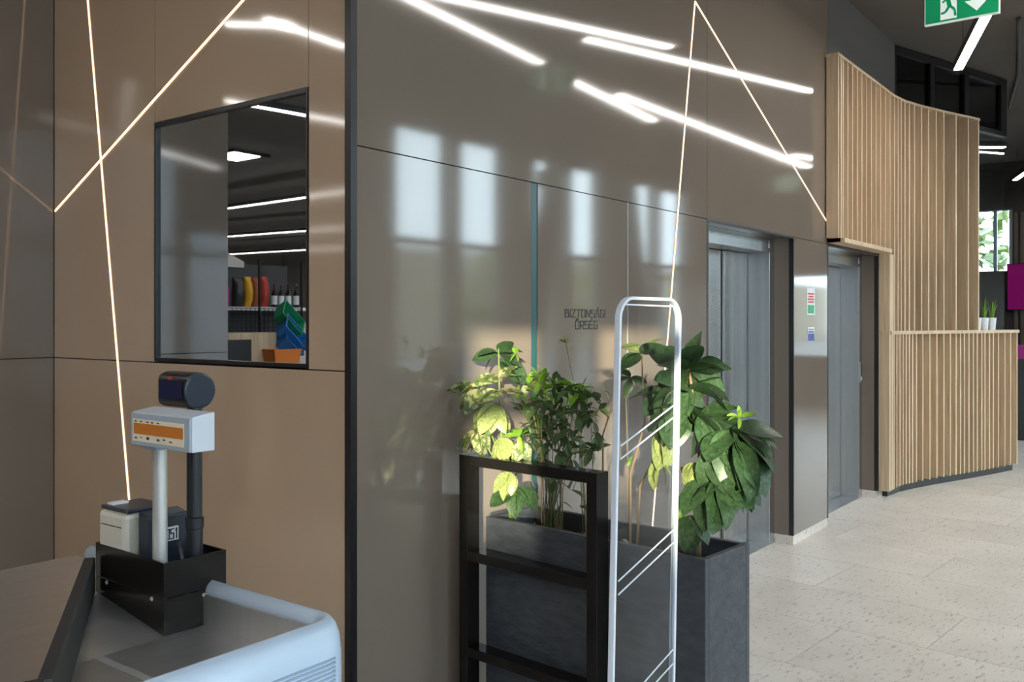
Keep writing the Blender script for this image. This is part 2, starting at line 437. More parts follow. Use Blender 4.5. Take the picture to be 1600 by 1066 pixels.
# ---- lifts
def lift(name, u0, u1, label, button=False):
    v1, vd = VB + 0.13, VB + 0.284
    zh = 1.968
    bm = new()                                   # recess lining (tan returns and soffit)
    box(bm, u1 - 0.008, u1, VB + 0.03, v1, 0.0605, ZS - 0.005)
    box(bm, u0, u0 + 0.008, VB + 0.02, v1, 0.0605, ZS - 0.005)
    box(bm, u0, u1, VB + 0.02, v1, ZS - 0.004, ZS + 0.008)
    d = struct(obj(name, bm, 'panel_shaded'), label)
    bm = new()
    box(bm, u0 - 0.004, u0 + 0.014, VB - 0.002, VB + 0.02, 0.06, ZS - 0.012)
    box(bm, u0 - 0.004, u1 + 0.004, VB - 0.002, VB + 0.012, ZS - 0.012, ZS + 0.002)
    box(bm, u1 - 0.006, u1 + 0.006, VB - 0.002, VB + 0.032, 0.06, ZS - 0.012)
    obj('black_edge', bm, 'black_trim', d)
    bm = new(); box(bm, u0, u1, v1, vd + 0.08, zh, ZS - 0.005); hd = obj('header', bm, 'steel', d)
    bm = new()
    hx, hz = u1 - 0.115, zh + 0.028
    for a in ((0, .018, 0, .002), (0, .018, .028, .03), (0, .002, 0, .03), (.016, .018, 0, .03), (.0, .018, .04, .042), (.008, .010, .034, .05)):
        box(bm, hx + a[0], hx + a[1], v1 - 0.0015, v1, hz + a[2], hz + a[3])
    obj('floor_mark', bm, 'white', hd)
    for a in ((u1 - 0.095, u1), (u0, u0 + 0.095)):
        bm = new(); box(bm, a[0], a[1], v1, vd + 0.06, 0, zh); j = obj('jamb', bm, 'steel', d, bevel=0.002)
    w = (u1 - u0 - 0.19) / 3
    for k in range(3):
        st = (0.0, 0.02, 0.0)[k]
        bm = new(); box(bm, u0 + 0.095 + k * w + 0.006, u0 + 0.095 + (k + 1) * w - 0.006, vd + st, vd + st + 0.03, 0.008, zh - 0.004)
        obj('door_leaf', bm, 'steel', d, bevel=0.002)
    bm = new(); box(bm, u0, u1, v1, vd + 0.08, -0.002, 0.004); obj('sill', bm, 'steel', d)
    bm = new(); box(bm, u0 - 0.02, u1 + 0.02, vd + 0.085, vd + 0.12, -0.002, 2.2); obj('shaft_back', bm, 'joint', d)
    if button:
        bm = new(); box(bm, u1 - 0.07, u1 - 0.03, v1 - 0.006, v1, 0.98, 1.16); bp = obj('call_panel', bm, 'steel', d)
        bm = new(); box(bm, u1 - 0.062, u1 - 0.038, v1 - 0.009, v1 - 0.006, 1.07, 1.13); obj('call_display', bm, 'ink', bp)
        bm = new(); box(bm, u1 - 0.058, u1 - 0.042, v1 - 0.009, v1 - 0.006, 1.0, 1.03); obj('call_button', bm, 'white', bp)
    return d
lift('door_2', l1a, l1b, 'nearer stainless steel lift door beside the potted plants')
lift('door_3', l2a, l2b, 'farther stainless steel lift door below the oak slats', True)

# ---- wall_far (D): dark glazed clerestory box turning 17.3 deg towards the room
e = Vector((math.cos(R(17.3)), -math.sin(R(17.3)), 0)); en = Vector((-e.y, e.x, 0))
Q = Vector((uEnd, VB, 0))
TD = 2.03
def D(t, n, z): return Q + e * t + en * n + Vector((0, 0, z))
def dbox(bm, t0, t1, n0, n1, z0, z1):
    return hexa(bm, [D(t0, n0, z0), D(t1, n0, z0), D(t1, n1, z0), D(t0, n1, z0), D(t0, n0, z1), D(t1, n0, z1), D(t1, n1, z1), D(t0, n1, z1)])
bm = new(); dbox(bm, -0.1, 1.0, 0.14, 0.2, 0, 3.42); dbox(bm, 1.0, TD, 0.14, 0.2, 0, 1.40)
wallD = struct(obj('wall_far', bm, 'dark_room'), 'dark partition behind the oak slats with black framed glazing above')
def post(name, *a):
    bm = new(); dbox(bm, *a); return obj(name, bm, 'black_trim', wallD)
post('frame_rail', 0, TD, 0.0, 0.06, 3.92, 3.985)
post('frame_rail', 0, TD, 0.0, 0.06, 3.40, 3.45)
tpos = []
for x in (1399.5, 1457, 1511):
    r = ray(x, 100); k = (Q.x * r.y - Q.y * r.x) / (e.y * r.x - e.x * r.y); tpos.append(k)
for k, w in zip(tpos, (0.03, 0.07, 0.08)): post('frame_post', max(k - w / 2, 0), k + w / 2, 0.0, 0.06, 3.45, 3.92)
post('frame_post', TD - 0.12, TD, 0.0, 0.06, 3.45, 3.92)
for a, b in ((tpos[0] + .015, tpos[1] - .035), (tpos[1] + .035, tpos[2] - .04), (tpos[2] + .04, TD - 0.12)):
    bm = new(); dbox(bm, a, b, 0.025, 0.031, 3.45, 3.92); obj('pane', bm, 'dark_pane', wallD)
bm = new(); dbox(bm, 1.40, TD, 0.025, 0.033, 1.42, 3.40); obj('pane', bm, 'pane', wallD)
# dark bulkhead beams deeper in the hall
bm = new(); box(bm, 10.7, 16.0, 0.9, 1.05, 3.46, 3.70)
struct(obj('trim_2', bm, 'dark_room'), 'dark steel beam below the ceiling at the far right')

# ---- end wall with window, slats and screen
UE = 16.0
wy0, wy1 = 2.30, 3.30
bm = new()
box(bm, UE, UE + 0.2, -0.5, wy0, 0, 4.0); box(bm, UE, UE + 0.2, wy1, 8, 0, 4.0)
box(bm, UE, UE + 0.2, -3.2, -2.9, 0, 4.0); box(bm, UE, UE + 0.2, -2.9, -0.5, 0, 0.9); box(bm, UE, UE + 0.2, -2.9, -0.5, 2.3, 4.0)
box(bm, UE, UE + 0.2, wy0, wy1, 0, 2.30); box(bm, UE, UE + 0.2, wy0, wy1, 3.26, 4.0)
wallE = struct(obj('wall_end', bm, 'dark_room'), 'dark far end wall with a narrow window')
for k in range(24):
    y0 = 0.2 + k * 0.088
    bm = new(); box(bm, UE - 0.03, UE - 0.001, y0, y0 + 0.05, 0.02, 3.2); obj('slat', bm, 'oak_dark', wallE)
bm = new()
for y in (wy0, (wy0 + wy1) / 2 - 0.28, wy1 - 0.04): box(bm, UE + 0.02, UE + 0.08, y, y + 0.05, 2.30, 3.26)
w2 = struct(obj('window_2', bm, 'grey_plastic'), 'far window with bluish mullions behind the glass')
bm = new(); box(bm, UE + 0.05, UE + 0.055, wy0 + 0.05, wy1 - 0.04, 2.30, 3.26); obj('pane', bm, 'pane', w2)
bm = new()
for y in (-2.9, -1.72, -0.54): box(bm, UE + 0.02, UE + 0.08, y, y + 0.04, 0.9, 2.3)
w3 = struct(obj('window_17', bm, 'dark_steel'), 'wide window in the end wall, seen reflected between the lifts')
for y in (-2.86, -1.68): 
    bm = new(); box(bm, UE + 0.05, UE + 0.055, y, y + 1.14, 0.9, 2.3); obj('pane', bm, 'pane', w3)
# shop and hall outer walls (behind the camera and in the mirror)
bm = new(); box(bm, -17, -16.8, -3.2, 27, 0, 4.0)
struct(obj('wall_shop_side', bm, 'facade'), 'plain shop wall seen only in reflections')
bm = new(); box(bm, -16.8, 1.115, 26, 26.2, 0, 4.0)
struct(obj('wall_shop_back', bm, 'facade'), 'plain back wall of the shop seen only in the mirror')
bm = new(); box(bm, 1.125, 1.25, VC + 0.21, 26, 0, 4.0)
struct(obj('wall_shop_partition', bm, 'dark_room'), 'partition between shop and lift lobby')
bm = new(); box(bm, uEnd + 0.0, UE, 7.9, 8.1, 0, 4.0); box(bm, uEnd - 0.1, uEnd, VB + 0.5, 8, 0, 4.0)
struct(obj('wall_back_room', bm, 'dark_room'), 'dark wall of the room behind the glazing')

# ---- window facade behind the camera (seen in the glossy walls)
VF = -3.0
wins = [(-5.15, -4.45), (-4.25, -3.35), (-3.2, -2.1), (-1.95, -0.9), (-0.3, 0.7), (0.9, 1.9), (2.4, 3.3), (4.75, 5.45),  # first two openings shaped to let sun onto the plants only
        (7.52, 8.47), (8.68, 9.57), (10.27, 10.95), (11.2, 12.0), (12.9, 13.8), (14.0, 14.9)]
ZH, ZL = 3.8, 0.5
bm = new()
prev = -17.0
for a, b in wins + [(20.0, 20.0)]:
    if a > prev: box(bm, prev, a, VF - 0.2, VF, 0, 4.0)
    if b > a:
        box(bm, a, b, VF - 0.2, VF, 0, ZL); box(bm, a, b, VF - 0.2, VF, ZH, 4.0)
    prev = b
fac = struct(obj('wall_front', bm, 'facade'), 'window facade opposite, seen reflected in the glossy walls')
for i, (a, b) in enumerate(wins):
    bm = new()
    box(bm, a, b, VF - 0.12, VF - 0.06, 2.42, 2.50)
    for x in (a, b - 0.03): box(bm, x, x + 0.03, VF - 0.12, VF - 0.06, ZL, ZH)
    wn = struct(obj('window_%d' % (i + 3), bm, 'dark_steel'))
    for z0, z1 in ((ZL, 2.42), (2.50, ZH)):
        bm = new(); box(bm, a + 0.03, b - 0.03, VF - 0.093, VF - 0.087, z0, z1); obj('pane', bm, 'pane', wn)
    if i < 2:
        bm = new(); box(bm, a + 0.02, b - 0.02, VF - 0.05, VF - 0.045, 2.75, ZH - 0.01); obj('sun_limiter', bm, 'limiter_pale', wn)  # unseen blind added to cut off the upper part of the sunbeam
# leaning dark braces inside the facade
for a, b in (((9.5, -2.7, 0), (10.4, -2.7, 4.0)), ((13.0, -2.7, 0), (12.2, -2.7, 4.0)), ((6.2, -2.7, 0), (6.2, -2.7, 4.0))):
    bm = new(); bar(bm, a, b, 0.22, 0.22, Vector((0, 1, 0)))
    struct(obj('trim_brace', bm, 'dark_steel'), 'dark steel column by the window facade, seen reflected')

# ---- outdoors
bm = new(); box(bm, -120, 120, -120, VF - 0.25, -0.3, -0.1); box(bm, UE + 0.3, 120, VF - 0.2, 60, -0.3, -0.1)
struct(obj('ground', bm, 'street'), 'paved ground outside the windows')
bm = new(); box(bm, -20.6, -1.0, -25, -15, -0.1, 8.5)  # unseen block added to keep low sun off most windows
nb = struct(obj('wall_sun_block', bm, 'sun_block_grey'), 'pale building block added to screen the windows from the sun')
bm = new(); box(bm, -34, -20.6, -25, -15, -0.1, 4.95)  # lower block added to trim the bottom of the sunbeam
obj('low_sun_block', bm, 'sun_block_grey', nb)
bm = new(); box(bm, 6, 90, -34, -24, -0.1, 4.9); obj('garden_wing', bm, 'beige_wall', nb)

# ================================================================== LIGHTS
def ceiling_lamp(a, b, label, z=3.57, w=0.07):
    a = Vector((a[0], a[1], z)); b = Vector((b[0], b[1], z)); mid = (a + b) / 2
    d = (b - a); L = d.length; an = math.atan2(d.y, d.x)
    t = thing('ceiling_light', label, 'light', mid, an, 'ceiling strip lights')
    bm = new(); box(bm, -L / 2, L / 2, -w / 2, w / 2, 0.008, 0.075); obj('housing', bm, 'dark_steel', t)
    bm = new(); box(bm, -L / 2 + 0.004, L / 2 - 0.004, -w / 2 + 0.003, w / 2 - 0.003, 0.0, 0.008); obj('diffuser', bm, 'lamp_glow', t)
    for s in (-1, 1):
        bm = new(); tube(bm, [(s * L * 0.4, 0, 0.075), (s * L * 0.4, 0, 4.0 - z)], 0.003, 6); obj('cable', bm, 'dark_steel', t)
def LB(p, q, label, z=3.57):
    ceiling_lamp(mirB(Pz(*p, z)), mirB(Pz(*q, z)), label, z)
def LA(p, q, label, z=3.57):
    ceiling_lamp(mirA(Pz(*p, z)), mirA(Pz(*q, z)), label, z)
LB((600, -20), (845, 100), 'strip light reflected as the thick diagonal at the top of the taupe wall')
LB((865, 113), (1022, 190), 'strip light reflected just right of the dark sign reflection')
LB((660, -10), (1048, 75), 'strip light reflected as the topmost long line on the taupe wall')
ceiling_lamp(mirB(Pz(915, 62, 3.57)), Pz(1497, 110, 3.57), 'white strip light hanging beside the green exit sign')
LB((965, 148), (1262, 262), 'strip light reflected as the long diagonal ending above the lifts')
LB((1238, 243), (1290, 251), 'short strip light reflected next to the oak screen edge')
LA((322, 38), (460, 41), 'strip light reflected level near the top of the tan wall')
LA((415, 30), (541, 75), 'strip light reflected slanting down at the top of the tan wall')
LA((350, 158), (560, 196), 'strip light reflected across the mirror window top corner')
LA((300, 334), (560, 297), 'upper of three parallel strip lights in the mirror window')
LA((300, 374), (560, 355), 'middle of three parallel strip lights in the mirror window')
LA((300, 401), (560, 386), 'lowest of three parallel strip lights in the mirror window')
ceiling_lamp((4.0, -0.9), (2.2, -1.05), 'strip light reflected faintly in the far left wall')
ceiling_lamp((-0.4, -1.1), (-3.4, -2.4), 'strip light reflected faintly left of the mirror window')
ceiling_lamp((-0.2, 0.9), (-1.3, -1.1), 'strip light reflected as a short upright streak on the tan wall')
ceiling_lamp(Pz(1500, 231, 3.57), Pz(1570, 231, 3.57), 'upper strip light behind the glass by the oak screen')
ceiling_lamp(Pz(1505, 310, 3.57), Pz(1600, 317, 3.57), 'lower strip light crossing behind the glass by the oak screen')
ceiling_lamp(Pz(1586, 282, 3.57), Pz(1625, 255, 3.57), 'short strip light in the dark hall at the right edge')
for k, (a, b) in enumerate((((-3.5, 2.6), (-6.5, 2.6)), ((-3.5, 0.6), (-6.5, 0.6)), ((-7.5, 3.0), (-10.5, 3.0)), ((-1.3, 0.9), (-1.3, 4.6)), ((-2.6, -0.4), (-2.6, 4.4)), ((-4.4, 3.2), (-4.4, 6.5)))):  # extra unseen lamps, added to lift the light on the tan wall
    ceiling_lamp(a, b, 'unseen strip light added to brighten the tan wall, ' + ('nearer of two above the middle aisle', 'close to the entrance side', 'deepest in the shop', 'closest to the tan wall', 'second from the tan wall', 'running towards the snack shelf')[k])
# square recessed lamp in the mirror
p = mirA(Pz(372, 242, 3.97))
t = thing('ceiling_panel_light', 'flat panel lamp on the ceiling reflected in the mirror window', 'light', (p.x, p.y, 3.93))
bm = new(); box(bm, -0.32, 0.32, -0.32, 0.32, 0.012, 0.07); obj('housing', bm, 'dark_steel', t)
bm = new(); box(bm, -0.16, 0.28, -0.28, 0.28, 0.0, 0.012); obj('diffuser', bm, 'lamp_glow', t)
# warm LED lines in the walls
def wall_strip(a, b, nrm, label, w=0.0085):
    bm = new(); bar(bm, a, b, w, 0.004, nrm)
    o = obj('led_strip', bm, 'warm_glow', None, off=(Vector(a) + Vector(b)) / 2)
    tag(o, label, 'light strip', 'warm light strips on the walls')
nA, nB = Vector((1, 0, 0)), Vector((0, 1, 0))
eA, eB = UA - 0.0015, VB - 0.0015
k = Pu(137, 0, eA); k2 = Pu(203, 797, eA); d = (k - k2); top = k2 + d * ((3.9 - k2.z) / d.z); bot = k2 - d * ((k2.z - 0.4) / d.z)
wall_strip(top, bot, nA, 'warm light line falling steeply down the tan wall behind the till')
k = Pu(86, 330, eA); k2 = Pu(380, 0, eA); d = k2 - k; top = k + d * ((3.6 - k.z) / d.z)
wall_strip(k, top, nA, 'warm light line slanting up from the left corner of the tan wall')
apex = Pv(1086, 2, eB)
k2 = Pv(1020, 815, eB); d = apex - k2; bot = k2 - d * ((k2.z - 0.3) / d.z)
wall_strip(apex, bot, nB, 'warm light line running steeply down behind the antenna panel')
wall_strip(apex, Pv(1291, 345, eB), nB, 'warm light line slanting down towards the oak screen')

# exit signs
def exit_sign(u, v, z, label, w=0.34, h=0.19):
    t = thing('exit_sign', label, 'sign', (u, v, z), 0, 'green exit signs')
    bm = new(); box(bm, 0, 0.02, -w / 2, w / 2, 0, h); obj('panel', bm, 'sign_white', t)
    for s, x0, x1 in ((-1, -0.003, 0.0), (1, 0.02, 0.023)):
        bm = new(); box(bm, x0, x1, -w / 2 + 0.005, w / 2 - 0.005, 0.006, h - 0.006); fc = obj('sign_face', bm, 'sign_green', t)
        xa, xb = (x0 - 0.001, x0) if s < 0 else (x1, x1 + 0.001)
        # white doorway on the left, arrow on the right (as seen from the front side)
        f = lambda yy: -yy * (-s) if False else (yy if s < 0 else -yy)
        bm = new(); a, b = sorted((f(0.095), f(0.02))); box(bm, xa, xb, a, b, 0.014, h - 0.02); obj('doorway', bm, 'sign_white', fc)
        bm = new()
        def seg(p, q, wd):
            bar(bm, ((xa + xb) / 2 + s * 0.001, f(p[0]), p[1]), ((xa + xb) / 2 + s * 0.001, f(q[0]), q[1]), wd, 0.0008, Vector((1, 0, 0)))
        seg((0.062, 0.125), (0.052, 0.075), 0.02); seg((0.052, 0.08), (0.030, 0.058), 0.012); seg((0.030, 0.058), (0.026, 0.025), 0.011)
        seg((0.052, 0.08), (0.072, 0.05), 0.012); seg((0.072, 0.05), (0.092, 0.045), 0.011); seg((0.06, 0.12), (0.085, 0.10), 0.009); seg((0.06, 0.12), (0.035, 0.108), 0.009); seg((0.035, 0.108), (0.022, 0.118), 0.008)
        seg((0.066, 0.138), (0.066, 0.156), 0.017)
        obj('running_figure', bm, 'sign_green', fc)
        bm = new()
        pts = [(-0.045, 0.165), (-0.095, 0.165), (-0.095, 0.085), (-0.125, 0.085), (-0.07, 0.03), (-0.015, 0.085), (-0.045, 0.085)]
        va = [bm.verts.new((xa, f(a), b)) for a, b in pts]; vb = [bm.verts.new((xb, f(a), b)) for a, b in pts]
        bm.faces.new(va); bm.faces.new(vb[::-1])
        for i in range(7): bm.faces.new([va[i], va[(i + 1) % 7], vb[(i + 1) % 7], vb[i]])
        obj('arrow', bm, 'sign_white', fc)
    for s in (-1, 1):
        bm = new(); tube(bm, [(0.01, s * w * 0.38, h), (0.01, s * w * 0.38, 4.0 - z)], 0.004, 6); obj('hanger', bm, 'dark_steel', t)
exit_sign(4.94, 0.935, 3.0, 'green exit sign with running figure hanging at the top right')
exit_sign(10.3, 0.55, 3.0, 'green exit sign reflected beside the oak screen')
exit_sign(8.3, -1.4, 3.0, 'green exit sign reflected above the security door')
# conduit on the ceiling
bm = new(); tube(bm, [Pz(1592, 30, 3.96), Pz(1591, 120, 3.96), Pz(1578, 168, 3.96)], 0.02, 8)
tag(obj('ceiling_conduit', bm, 'dark_steel', None, smooth=True), 'dark conduit pipe running along the ceiling at the right', 'pipe')

# ================================================================== OAK SCREENS
# plan curve of the slat fronts
ctrl = [(6.60, 2.075), (8.20, 2.075), (8.45, 2.05), (8.71, 1.985), (9.09, 1.865), (9.55, 1.70), (10.06, 1.535), (10.62, 1.37)]
def path_hit(x):
    r = ray(x, 0)
    for (a, b), (c, d) in zip(ctrl, ctrl[1:]):
        den = (c - a) * r.y - (d - b) * r.x
        if abs(den) < 1e-9: continue
        s = (b * r.x - a * r.y) / den
        if -1e-6 <= s <= 1.000001:
            return Vector((a + (c - a) * s, b + (d - b) * s, 0)), Vector((c - a, d - b, 0)).normalized()
    return None
upper = thing('slatted_screen', 'tall curved oak slat screen above and beside the far lift', 'screen', (8.3, 2.1, 0))
lower = thing('slatted_counter', 'curved oak slat counter front standing on the floor', 'counter', (9.2, 1.8, 0))
def slat(parent, x, z0, z1, depth, thick=0.024):
    hit = path_hit(x)
    if not hit: return
    p, t = hit; nrm = Vector((-t.y, t.x, 0))
    a = p - t * thick
    bm = new()
    q = [a, p, p + nrm * depth, a + nrm * depth]
    hexa(bm, [Vector((k.x, k.y, z0)) for k in q] + [Vector((k.x, k.y, z1)) for k in q])
    obj('slat', bm, 'oak', parent, off=parent.location)
ZT, ZC = 3.45, 1.42
x = 1311.0
ups = []
while x < 1404: ups.append(x); x += 7.3
ups += [1404, 1409, 1415, 1422, 1430, 1441, 1452, 1464, 1476, 1495, 1514, 1530]
for x in ups:
    slat(upper, x, ZS + 0.04 if x < 1388 else ZC + 0.002, ZT - 0.02, 0.085 if x < 1412 else (0.115 if x < 1470 else 0.13), 0.020)
# frame: left cheek, top rail, bottom rail, backing
LO = upper.location
bm = new(); box(bm, l2a - 0.012, l2a + 0.02, 2.068, VB - 0.001, ZS + 0.01, ZT); obj('side_board', bm, 'oak', upper, off=LO)
bm = new(); box(bm, l2a - 0.012, 7.99, 2.04, VB - 0.001, ZS + 0.008, ZS + 0.04); obj('bottom_board', bm, 'oak', upper, off=LO)
def sweep_rail(name, parent, x0, x1, z0, z1, n0, n1, m='oak'):
    pts = []
    a, b = path_hit(x0)[0], path_hit(x1)[0]
    pts = [a] + [Vector((c[0], c[1], 0)) for c in ctrl if a.x < c[0] < b.x] + [b]
    bm = new(); rows = []
    for i, p in enumerate(pts):
        t = (pts[min(i + 1, len(pts) - 1)] - pts[max(i - 1, 0)]).normalized(); nr = Vector((-t.y, t.x, 0))
        rows.append([bm.verts.new((p + nr * nn) + Vector((0, 0, z))) for nn, z in ((n0, z0), (n1, z0), (n1, z1), (n0, z1))])
    for r0, r1 in zip(rows, rows[1:]):
        for k in range(4): bm.faces.new([r0[k], r0[(k + 1) % 4], r1[(k + 1) % 4], r1[k]])
    bm.faces.new(rows[0]); bm.faces.new(rows[-1][::-1])
    return obj(name, bm, m, parent, off=parent.location)
sweep_rail('top_board', upper, 1309, 1531, ZT - 0.02, ZT, -0.004, 0.115)
sweep_rail('backing', upper, 1311, 1478, ZC + 0.02 if False else ZS + 0.04, ZT - 0.02, 0.082, 0.09)
# flat boards beside the far lift
bm = new(); box(bm, l2b + 0.012, 8.22, 2.08, VB - 0.002, 0.062, ZC - 0.002); obj('flat_board', bm, 'oak', lower, off=lower.location)
bm = new(); box(bm, l2b + 0.012, 8.22, 2.08, VB - 0.002, ZC, ZS + 0.006); obj('flat_board', bm, 'oak', upper, off=LO)
lows = [1394, 1398, 1402, 1407, 1412, 1417, 1422, 1427, 1433, 1443, 1454, 1465, 1476, 1486, 1495, 1502, 1508, 1515, 1522, 1528, 1535, 1540, 1547, 1553, 1561, 1571, 1580, 1590]
for x in lows: slat(lower, x, 0.07, ZC - 0.03, 0.10, 0.020)
sweep_rail('counter_cap', lower, 1392, 1592, ZC - 0.03, ZC, -0.006, 0.085)
sweep_rail('backing', lower, 1395, 1590, 0.07, ZC - 0.03, 0.105, 0.115)
sweep_rail('recessed_base', lower, 1396, 1590, 0.0, 0.07, 0.05, 0.10, 'black_trim')

# ---- things behind the counter
pw = path_hit(1551)[0]
for i, (x, hh) in enumerate(((1541, 0.12), (1552, 0.12), (1564, 0.12))):
    c = path_hit(x)[0] + Vector((0.03, 0.09, 0))
    t = thing('potted_herb', ('left', 'middle', 'right')[i] + ' white pot with green herbs on the slatted counter', 'plant', (c.x, c.y, ZC), 0, 'herb pots on the counter')
    bm = new(); lathe(bm, [(0.036, 0), (0.046, hh), (0.042, hh), (0.040, hh - 0.012)], seg=14); obj('pot', bm, 'white', t, smooth=False)
    for k in range(9):
        an = random.uniform(0, 6.28); r = random.uniform(0.005, 0.03)
        bm = new(); hh2 = hh + random.uniform(0.08, 0.2)
        pts = [(r * math.cos(an) * .6, r * math.sin(an) * .6, hh - 0.015), (r * math.cos(an), r * math.sin(an), (hh + hh2) / 2), (2 * r * math.cos(an), 2 * r * math.sin(an), hh2)]
        tube(bm, pts, [0.004, 0.005, 0.001], 5); obj('leaf', bm, 'leaf_lime', t)
sy0, sy1 = Pu(1573, 450, UE - 0.1).y, 1.75
t = thing('wall_screen', 'magenta lit screen on the dark slatted end wall', 'screen', (UE - 0.06, (sy0 + sy1) / 2, 1.68))
hw = (sy0 - sy1) / 2
bm = new(); box(bm, -0.03, 0.03, -hw, hw, 0, 0.72); obj('casing', bm, 'black_plastic', t)
bm = new(); box(bm, -0.034, -0.03, -hw + 0.012, hw - 0.012, 0.012, 0.708); obj('display', bm, 'screen_magenta', t)
# low cabinet with colourful packs at the far right
r_ = ray(1602, 545); c = CAM + r_ * (13.0 / r_.x)
t = thing('display_cabinet', 'dark low cabinet at the far right edge behind the counter', 'cabinet', (13.0, c.y - 0.3, 0))
for nm, a in (('body', (0, 0.4, -0.5, 0.5, 0.08, 1.0)), ('top', (-0.02, 0.42, -0.52, 0.52, 1.0, 1.03)), ('plinth', (0.03, 0.37, -0.47, 0.47, 0, 0.08))):
    bm = new(); box(bm, *a); obj(nm, bm, 'dark_steel', t)
mat('pack_blue', (0.03, 0.25, 0.45), 0.4); mat('pack_pink', (0.5, 0.05, 0.3), 0.4); mat('pack_green', (0.1, 0.4, 0.08), 0.4)
for i, (m_, dy, hh) in enumerate((('pack_pink', 0.36, 0.16), ('pack_blue', 0.22, 0.13), ('pack_green', 0.08, 0.10))):
    bm = new(); box(bm, -0.05, 0.05, -0.06, 0.06, 0, hh); box(bm, -0.052, 0.052, -0.062, 0.062, hh, hh + 0.012)
    o = obj('gift_pack', bm, m_, None, bevel=0.004); o.location = (13.15, c.y - 0.3 + dy, 1.031)
    tag(o, ('pink', 'blue', 'green')[i] + ' pack on the dark cabinet at the right edge', 'box', 'packs on the far cabinet')

# ================================================================== CHECKOUT COUNTER
chk = thing('checkout_counter', 'stainless steel checkout packing counter with pale blue plastic bumper', 'counter', (0.85, 1.9, 0))
CO = chk.location
uR, vE, vF, u0c = 1.262, 1.41, 2.392, 0.42
bm = new(); box(bm, u0c, uR - 0.02, vE + 0.03, vF - 0.01, 0.0, 0.77); obj('cabinet', bm, 'grey_plastic', chk, off=CO)
bm = new(); box(bm, u0c, uR - 0.02, vE + 0.02, 1.83, 0.772, 0.80); obj('packing_plate', bm, 'worktop_steel', chk, off=CO)
bm = new(); hexa(bm, [(u0c, 1.83, 0.772), (uR - 0.02, 1.83, 0.772), (uR - 0.02, vF, 0.772), (u0c, vF, 0.772),
                      (u0c, 1.83, 0.80), (uR - 0.02, 1.83, 0.80), (uR - 0.02, vF, 0.876), (u0c, vF, 0.876)])
obj('slide_plate', bm, 'worktop_steel', chk, off=CO)
bm = new(); box(bm, u0c, uR - 0.02, vF, vF + 0.012, 0.70, 0.874); obj('edge_strip', bm, 'silver', chk, off=CO)
bm = new(); box(bm, 0.98, 1.0, vE + 0.02, 1.829, 0.8001, 0.8012); obj('plate_joint', bm, 'silver', chk, off=CO)
# bumper rail: profile swept along the far side and round the end
prof = [(-0.014, 0.868), (-0.014, 0.880), (-0.010, 0.890), (-0.002, 0.897), (0.008, 0.900), (0.014, 0.8965), (0.022, 0.897), (0.036, 0.886), (0.046, 0.866),
        (0.050, 0.835), (0.051, 0.79), (0.050, 0.72), (0.044, 0.66), (0.030, 0.60), (0.0, 0.58)]
path = []
rc = 0.05
path.append((Vector((uR, vF - 0.02)), Vector((1, 0))))
path.append((Vector((uR, vE + rc)), Vector((1, 0))))
for k in range(1, 8):
    a = k / 8 * math.pi / 2
    path.append((Vector((uR - rc + rc * math.cos(a), vE + rc - rc * math.sin(a))), Vector((math.cos(a), -math.sin(a)))))
path.append((Vector((uR - rc, vE)), Vector((0, -1))))
path.append((Vector((u0c, vE)), Vector((0, -1))))
bm = new(); rows = []
for i, (p, nr) in enumerate(path):
    kf = 0.42 + 0.58 * min(max((i - 1) / 8, 0), 1)
    rows.append([bm.verts.new((p.x + nr.x * (a * kf if a > 0 else a), p.y + nr.y * (a * kf if a > 0 else a), z)) for a, z in prof])
for r0, r1 in zip(rows, rows[1:]):
    for k in range(len(prof) - 1): bm.faces.new([r0[k], r0[k + 1], r1[k + 1], r1[k]])
bump = obj('bumper', bm, 'bumper', chk, smooth=True, off=CO)
sm = bump.modifiers.new('solid', 'SOLIDIFY'); sm.thickness = 0.004; sm.offset = -1
bm = new(); box(bm, -(uR - 0.04 - u0c) / 2, (uR - 0.04 - u0c) / 2, -0.002, 0.002, -0.0022, 0.0022)
rib_me = bpy.data.meshes.new('rib'); bmesh.ops.recalc_face_normals(bm, faces=bm.faces); bm.to_mesh(rib_me); bm.free(); rib_me.materials.append(MATS['rib_blue'])
for k in range(16):
    o = link('rib', rib_me, bump); o.location = Vector(((uR - 0.04 + u0c) / 2, vE - 0.0505, 0.835 - k * 0.0085)) - CO
for n_, z_ in ((0.014, 0.898),):
    pass
bm = new(); box(bm, uR - 0.0195, uR - 0.012, vE + 0.012, vF - 0.01, 0.772, 0.872); box(bm, u0c, uR - 0.0195, vE + 0.012, vE + 0.0195, 0.772, 0.872)
obj('rail_liner', bm, 'worktop_steel', chk, off=CO)
# diverter bar across the slide plate
def zpl(v): return 0.80 + max(0, v - 1.83) * 0.1352
A1, B1 = Pz(140, 871, 0.93), Pz(70, 1062, 0.92)
d = (A1 - B1).normalized(); nn = Vector((-d.y, d.x, 0)) * 0.013
bm = new()
q = [(A1 + nn), (A1 - nn), (B1 - nn), (B1 + nn)]
hexa(bm, [(k.x, k.y, zpl(k.y) + 0.003) for k in q] + [(k.x, k.y, k.z) for k in q])
dv = obj('diverter_bar', bm, 'rubber', chk, bevel=0.004, off=CO)
C1 = B1 + Vector((-0.30, 0.10, 0))
bm = new(); d2 = (C1 - B1).normalized(); n2 = Vector((-d2.y, d2.x, 0)) * 0.013
q = [(B1 + n2), (B1 - n2), (C1 - n2), (C1 + n2)]
hexa(bm, [(k.x, k.y, zpl(k.y) + 0.003) for k in q] + [(k.x, k.y, k.z) for k in q])
obj('diverter_bar', bm, 'rubber', chk, bevel=0.004, off=CO)

